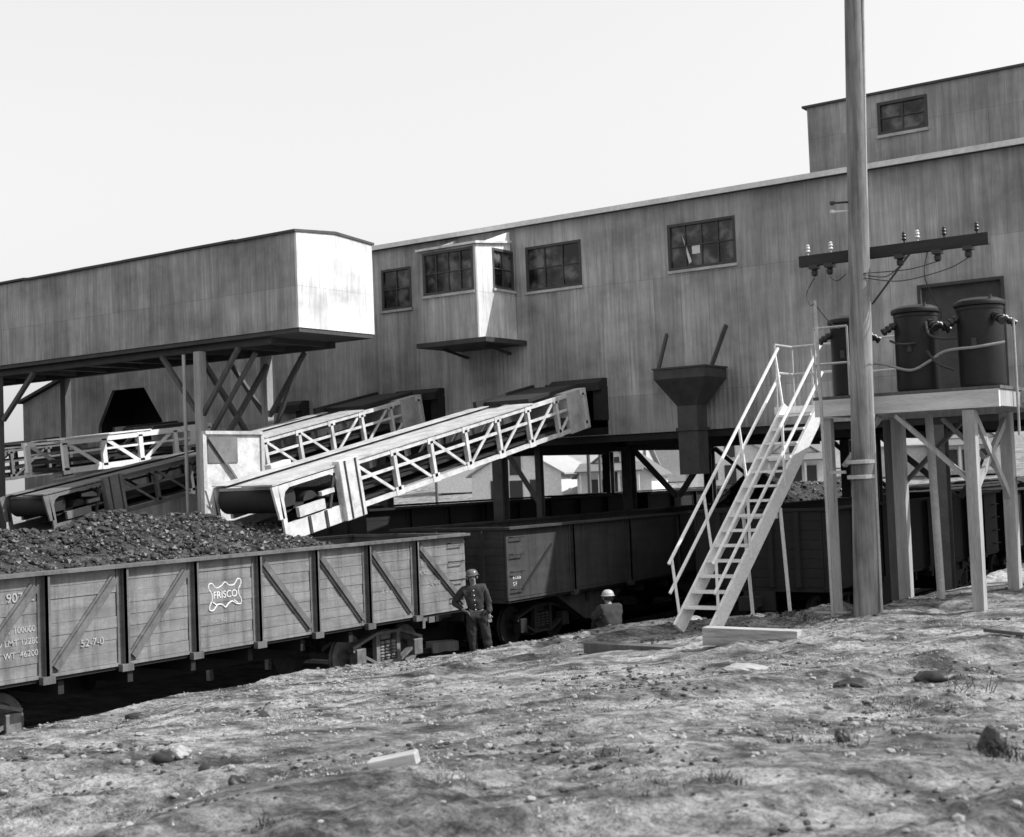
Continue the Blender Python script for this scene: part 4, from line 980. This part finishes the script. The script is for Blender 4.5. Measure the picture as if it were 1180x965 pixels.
def hitg(px, py):
    """where a sight line meets the ground (used once to read positions off the photo)"""
    d = cr*((px-590)/1600)+cu*((482.5-py)/1600)+fw
    t_ = 3.0
    while t_ < 80:
        p = EYE+d*t_
        if p.z < gz(p.x, p.y, False): return p
        t_ += .03
    return p
for i, (qx, qy, r_, sc, mat, lab) in enumerate([
  (605,731,.27,(1.1,.9,.75),'rock','rounded grey boulder on the bank edge between the two workmen'),
  (1148,872,.085,(1,.9,1.15),'coal','upright dark lump standing on pale dirt near the right edge'),
  (1080,776,.12,(1.5,1,.6),'coal','low dark heap of dirt in front of the platform posts'),
  (972,868,.045,(1,1,1.3),'coal','small dark lump left of the upright one on pale dirt'),
  (188,873,.09,(1.3,1,.8),'coal','dark lump beside a pale stone in the left foreground'),
  (208,871,.09,(1.2,1,.7),'concrete','pale stone beside the dark lump in the left foreground'),
  (240,886,.07,(1.2,1,.7),'coal','dark lump lowest of the left foreground cluster'),
  (158,831,.10,(1.6,1,.6),'coal','dark lump on the bank below the lettered car'),
  (286,829,.06,(1,1,.8),'concrete','small white stone below the middle of the lettered car'),
  (312,825,.12,(1.2,.9,.9),'rock','dark stone below the middle of the lettered car'),
  (272,903,.06,(1.1,1,.8),'coal','dark round lump left of the half-buried block'),
  (980,787,.12,(1.6,1,.6),'coal','dark clod in the middle distance right of the white plank'),
  (470,752,.12,(1.3,1,.7),'concrete','pale rubble stone under the car truck'),
  (860,770,.16,(1.6,1,.3),'concrete','flat pale stone below the white plank'),
  ]):
    p = hitg(qx, qy); rock('rock' if mat != 'coal' else 'coal_lump', lab, p.x, p.y, r_, sc, mat, 'rock' if mat != 'coal' else 'coal lump', seed=i)
def slab(name, label, cat, p, L, wd, h, rz, mat, rx_=0, sink=.02):
    mb = MB(); n = 8
    mb.box(-L/2, L/2, -wd/2, wd/2, 0, h)
    o = mb.build(name, mat, bevel=.008); o.location = (p[0], p[1], gz(p[0], p[1])-sink); o.rotation_euler = (0, rx_, rz); return tag(o, label, cat)
p = hitg(866, 742); slab('plank', 'long white plank lying on the dirt in front of the stair foot', 'plank', p, 1.2, .2, .22, R(8), 'plank', R(1.5), .07)
p = hitg(456, 885); slab('block', 'half-buried pale block tilted out of the foreground dirt', 'block', p, .34, .16, .12, R(30), 'plank', R(-10), .055)
p = hitg(510, 751); slab('crate', 'grey wooden box on the ground at the feet of the standing workman', 'box', p, .62, .4, .26, R(60), 'timber', 0, .05)
p = hitg(968, 708); slab('board', 'thin pale board lying at the foot of the utility pole', 'board', p, .7, .05, .03, R(10), 'plank', 0, -.02)
p = hitg(990, 706); slab('board', 'short dark board leaning in the dirt beside the pole foot', 'board', p, .5, .08, .04, R(80), 'timber_dark', 0, -.02)
p = hitg(760, 744); slab('shadow_strip', 'long dark strip standing in for a ground shadow left of the white plank', 'timber', p, 2.3, .2, .14, R(-4), 'timber_dark', 0, .105)  # dark solid strip laid where a shadow line crosses the dirt
p = hitg(1170, 737); slab('stick', 'dark stick lying on the dirt at the right edge', 'stick', p, .9, .04, .04, R(-30), 'timber_dark', 0, -.02)
def weed(qx, qy, n, h, label):
    p = hitg(qx, qy); mb = MB(); z = gz(p.x, p.y)
    for k in range(n):
        a = random.uniform(0, 6.3); l = h*random.uniform(.3, 1.0); sp_r = random.uniform(.2, 1.1); tip = Vector((math.cos(a)*l*sp_r, math.sin(a)*l*sp_r, l*random.uniform(.5,.9)))
        b0 = Vector((p.x+random.gauss(0,.04+h*.3), p.y+random.gauss(0,.03+h*.2), z-.02)); s_ = Vector((-math.sin(a), math.cos(a), 0))*random.uniform(.002,.005)
        m_ = b0+tip*.55+Vector((0,0,l*.08)); mb.add([b0-s_, b0+s_, m_+s_, m_-s_, b0+tip], [(0,1,2,3),(3,2,4)])
        for q in range(2):
            c_ = b0+tip*random.uniform(.4,1); v = Vector((random.gauss(0,.025), random.gauss(0,.025), random.gauss(.01,.015))); mb.add([c_, c_+v+s_, c_+v*1.6], [(0,1,2)])
    tag(mb.build('weed', 'weed'), label, 'weed')
for a in [(1112,800,40,.26,'thin upright weed stalk in front of the platform, right of the dark heap'),(1150,874,160,.15,'dry weed tuft around the upright dark lump'),(972,870,30,.10,'tiny weed tuft around the small dark lump'),
          (930,712,24,.22,'thin weed by the foot of the stair'),(515,888,80,.10,'flat dark weed patch right of the half-buried block'),(830,905,110,.10,'dark weed patch in the lower middle foreground'),(320,940,110,.10,'low dark weed patch near the bottom left'),(905,855,40,.12,'sparse weed in the lower right middle'),(662,772,40,.12,'weed tuft below the boulder and the workmen'),
          (700,870,60,.08,'small weed patch right of the half-buried block')]: weed(*a)

# ------------------------------------------------------------ houses on the far side
def house(label, x, y, rz, L, Wd, hw_, rh, wmat, rmat, porch=False, win=3):
    """ridge along local x, gable ends at +-x"""
    z = gz(x, y, False)-.1
    t_ = thing('house', label, 'house', (0, 0, 0), 'wooden houses beyond the tracks')
    mb = MB(); mb.prism([(-L/2,-Wd/2,0),(-L/2,Wd/2,0),(-L/2,Wd/2,hw_),(-L/2,0,hw_+rh),(-L/2,-Wd/2,hw_)], (L,0,0)); mb.build('wall', wmat, t_)
    mb = MB(); k = rh/(Wd/2); ov = .35
    for s_ in (-1, 1): mb.prism([(-L/2-.3,0,hw_+rh+.03),(-L/2-.3,s_*(Wd/2+ov),hw_-ov*k+.03),(-L/2-.3,s_*(Wd/2+ov),hw_-ov*k+.15),(-L/2-.3,0,hw_+rh+.17)], (L+.6,0,0))
    rf = mb.build('roof', rmat, t_)
    mb = MB(); mb.box(L*.15-.3,L*.15+.3,-.3,.3,hw_+rh*.5,hw_+rh+.9); mb.build('chimney', 'rock', rf)
    def win_(cx, cy, cz, ax):
        mb = MB(); g_ = MB(); w2, h2 = .45, .7
        if ax == 'y': mb.box(cx-w2-.1,cx+w2+.1,cy-.05,cy+.05,cz-h2-.1,cz+h2+.1); g_.box(cx-w2,cx+w2,cy-.07,cy+.07,cz-h2,cz+h2); 
        else: mb.box(cx-.05,cx+.05,cy-w2-.1,cy+w2+.1,cz-h2-.1,cz+h2+.1); g_.box(cx-.07,cx+.07,cy-w2,cy+w2,cz-h2,cz+h2)
        f = mb.build('window', 'cream', t_); g_.build('pane', 'hdark', f)
    for i in range(win): win_(-L/2+L*(i+.5)/win, -Wd/2, hw_*.55, 'y')
    for s_ in (-1, 1):
        win_(s_*L/2, -Wd*.22, hw_*.55, 'x'); win_(s_*L/2, Wd*.22, hw_*.55, 'x')
        if rh > 1.5: win_(s_*L/2, 0, hw_+rh*.3, 'x')
    mb = MB(); mb.box(L/2+.0,L/2+.08,-.5,.5,0,2.1); mb.build('door', 'hdark', t_)
    if porch:
        p_ = MB(); p_.box(L/2+.081,L/2+2,-Wd*.4,Wd*.4,0,.3); pf = p_.build('porch', 'concrete', t_)
        for yy in (-.38,-.13,.13,.38): MB().box(L/2+1.8,L/2+1.95,Wd*yy-.08,Wd*yy+.08,.301,2.4).build('porch_post', 'cream', pf)
        MB().prism([(L/2+.05,-Wd*.45,3.0),(L/2+2.2,-Wd*.45,2.401),(L/2+2.2,-Wd*.45,2.5),(L/2+.05,-Wd*.45,3.1)], (0,Wd*.9,0)).build('porch_roof', rmat, pf)
    t_.location = (x, y, z); t_.rotation_euler = (0,0,rz); return t_
def at(px, d): 
    r_ = Fh*d + Rh*((px-590)/1600*d); return r_.x, r_.y
HS = [(612,78,R(-75),8,7,2.6,2.0,'hwall','hroof2',False,'white house with a gable seen just right of the boom, under the tipple'),
      (672,84,R(-165),10,8,2.9,2.3,'hwall2','hroof2',False,'wide grey house with a pale roof between the columns'),
      (716,76,R(-70),8,5.4,2.2,1.9,'hwall','hroof',True,'small white gabled house with a porch behind the column'),
      (775,105,R(-150),10,8,5.0,2.2,'hwall2','hroof',False,'two storey grey house behind the funnel hopper'),
      (835,92,R(-60),8,7,2.8,2.2,'hwall','hroof2',False,'white house seen through the stair rails'),
      (912,86,R(-65),8,5.6,2.4,1.9,'hwall','hroof',True,'white gabled house with a porch right of the stair'),
      (965,108,R(-150),10,8,5.0,2.0,'hwall','hroof',False,'tall white house higher up behind the utility pole'),
      (1040,92,R(-160),10,7,2.8,2.2,'hwall2','hroof2',False,'long grey house seen under the transformer platform'),
      (1110,90,R(-70),8,6,2.6,2.0,'hwall','hroof',True,'white gabled house seen between the platform posts'),
      (560,110,R(-150),10,8,3.0,2.2,'hwall','hroof',False,'distant white house left of the boom shadow, low on the slope'),
      (640,140,R(-150),11,8,3.2,2.2,'hwall','hroof',False,'white house in the far row above the wide grey one'),
      (700,136,R(-60),9,8,3.2,2.4,'hwall2','hroof',False,'grey house in the far row above the small porch house'),
      (745,150,R(-155),11,8,5.0,2.2,'hwall','hroof2',False,'tall white house in the far row left of the hopper spout'),
      (860,140,R(-150),11,8,3.2,2.2,'hwall2','hroof',False,'grey house in the far row above the stair'),
      (1000,145,R(-60),9,8,3.2,2.4,'hwall','hroof',False,'white house in the far row right of the utility pole'),
      (1080,140,R(-150),11,8,3.2,2.2,'hwall2','hroof2',False,'grey house in the far row at the right')]
for (px, d, rz, L, Wd, hh, rh, wm, rm, po, lab) in HS:
    x, y = at(px, d*1.36); house(lab, x, y, rz, L, Wd, hh, rh, wm, rm, po)
# low retaining wall with posts along the far road
RW = thing('retaining_wall', 'low pale retaining wall with a rail on short posts in front of the houses', 'wall', (-15, 62, 0))
a, b_ = Vector((-40, 60, 0)), Vector((12, 64, 0))
MB().beam(a+Vector((0,0,.7)), b_+Vector((0,0,.7)), .3, 1.9).build('wall', 'concrete', RW)
mb = MB().beam(a+Vector((0,0,2.25)), b_+Vector((0,0,2.25)), .1, .12); mb.build('rail', 'cream', RW)
for k in range(22): q = a.lerp(b_, (k+.5)/22); mb = MB().box(q.x-.07,q.x+.07,q.y-.07,q.y+.07,1.651,2.18); mb.build('post', 'cream', RW)
for (px, d, lab) in ((676,70,'thin distant power pole left of the building column'),(689,95,'thin distant power pole in front of the wide grey house'),(500,100,'thin distant pole under the near boom')):
    x, y = at(px, d); z = gz(x, y, False)-.2; mb = MB().tube([(x,y,z),(x,y,z+8)], .11, 8, .08); mb.box(x-.9,x+.9,y-.05,y+.05,z+7.3,z+7.4); tag(mb.build('power_pole', 'timber_dark'), lab, 'power pole')
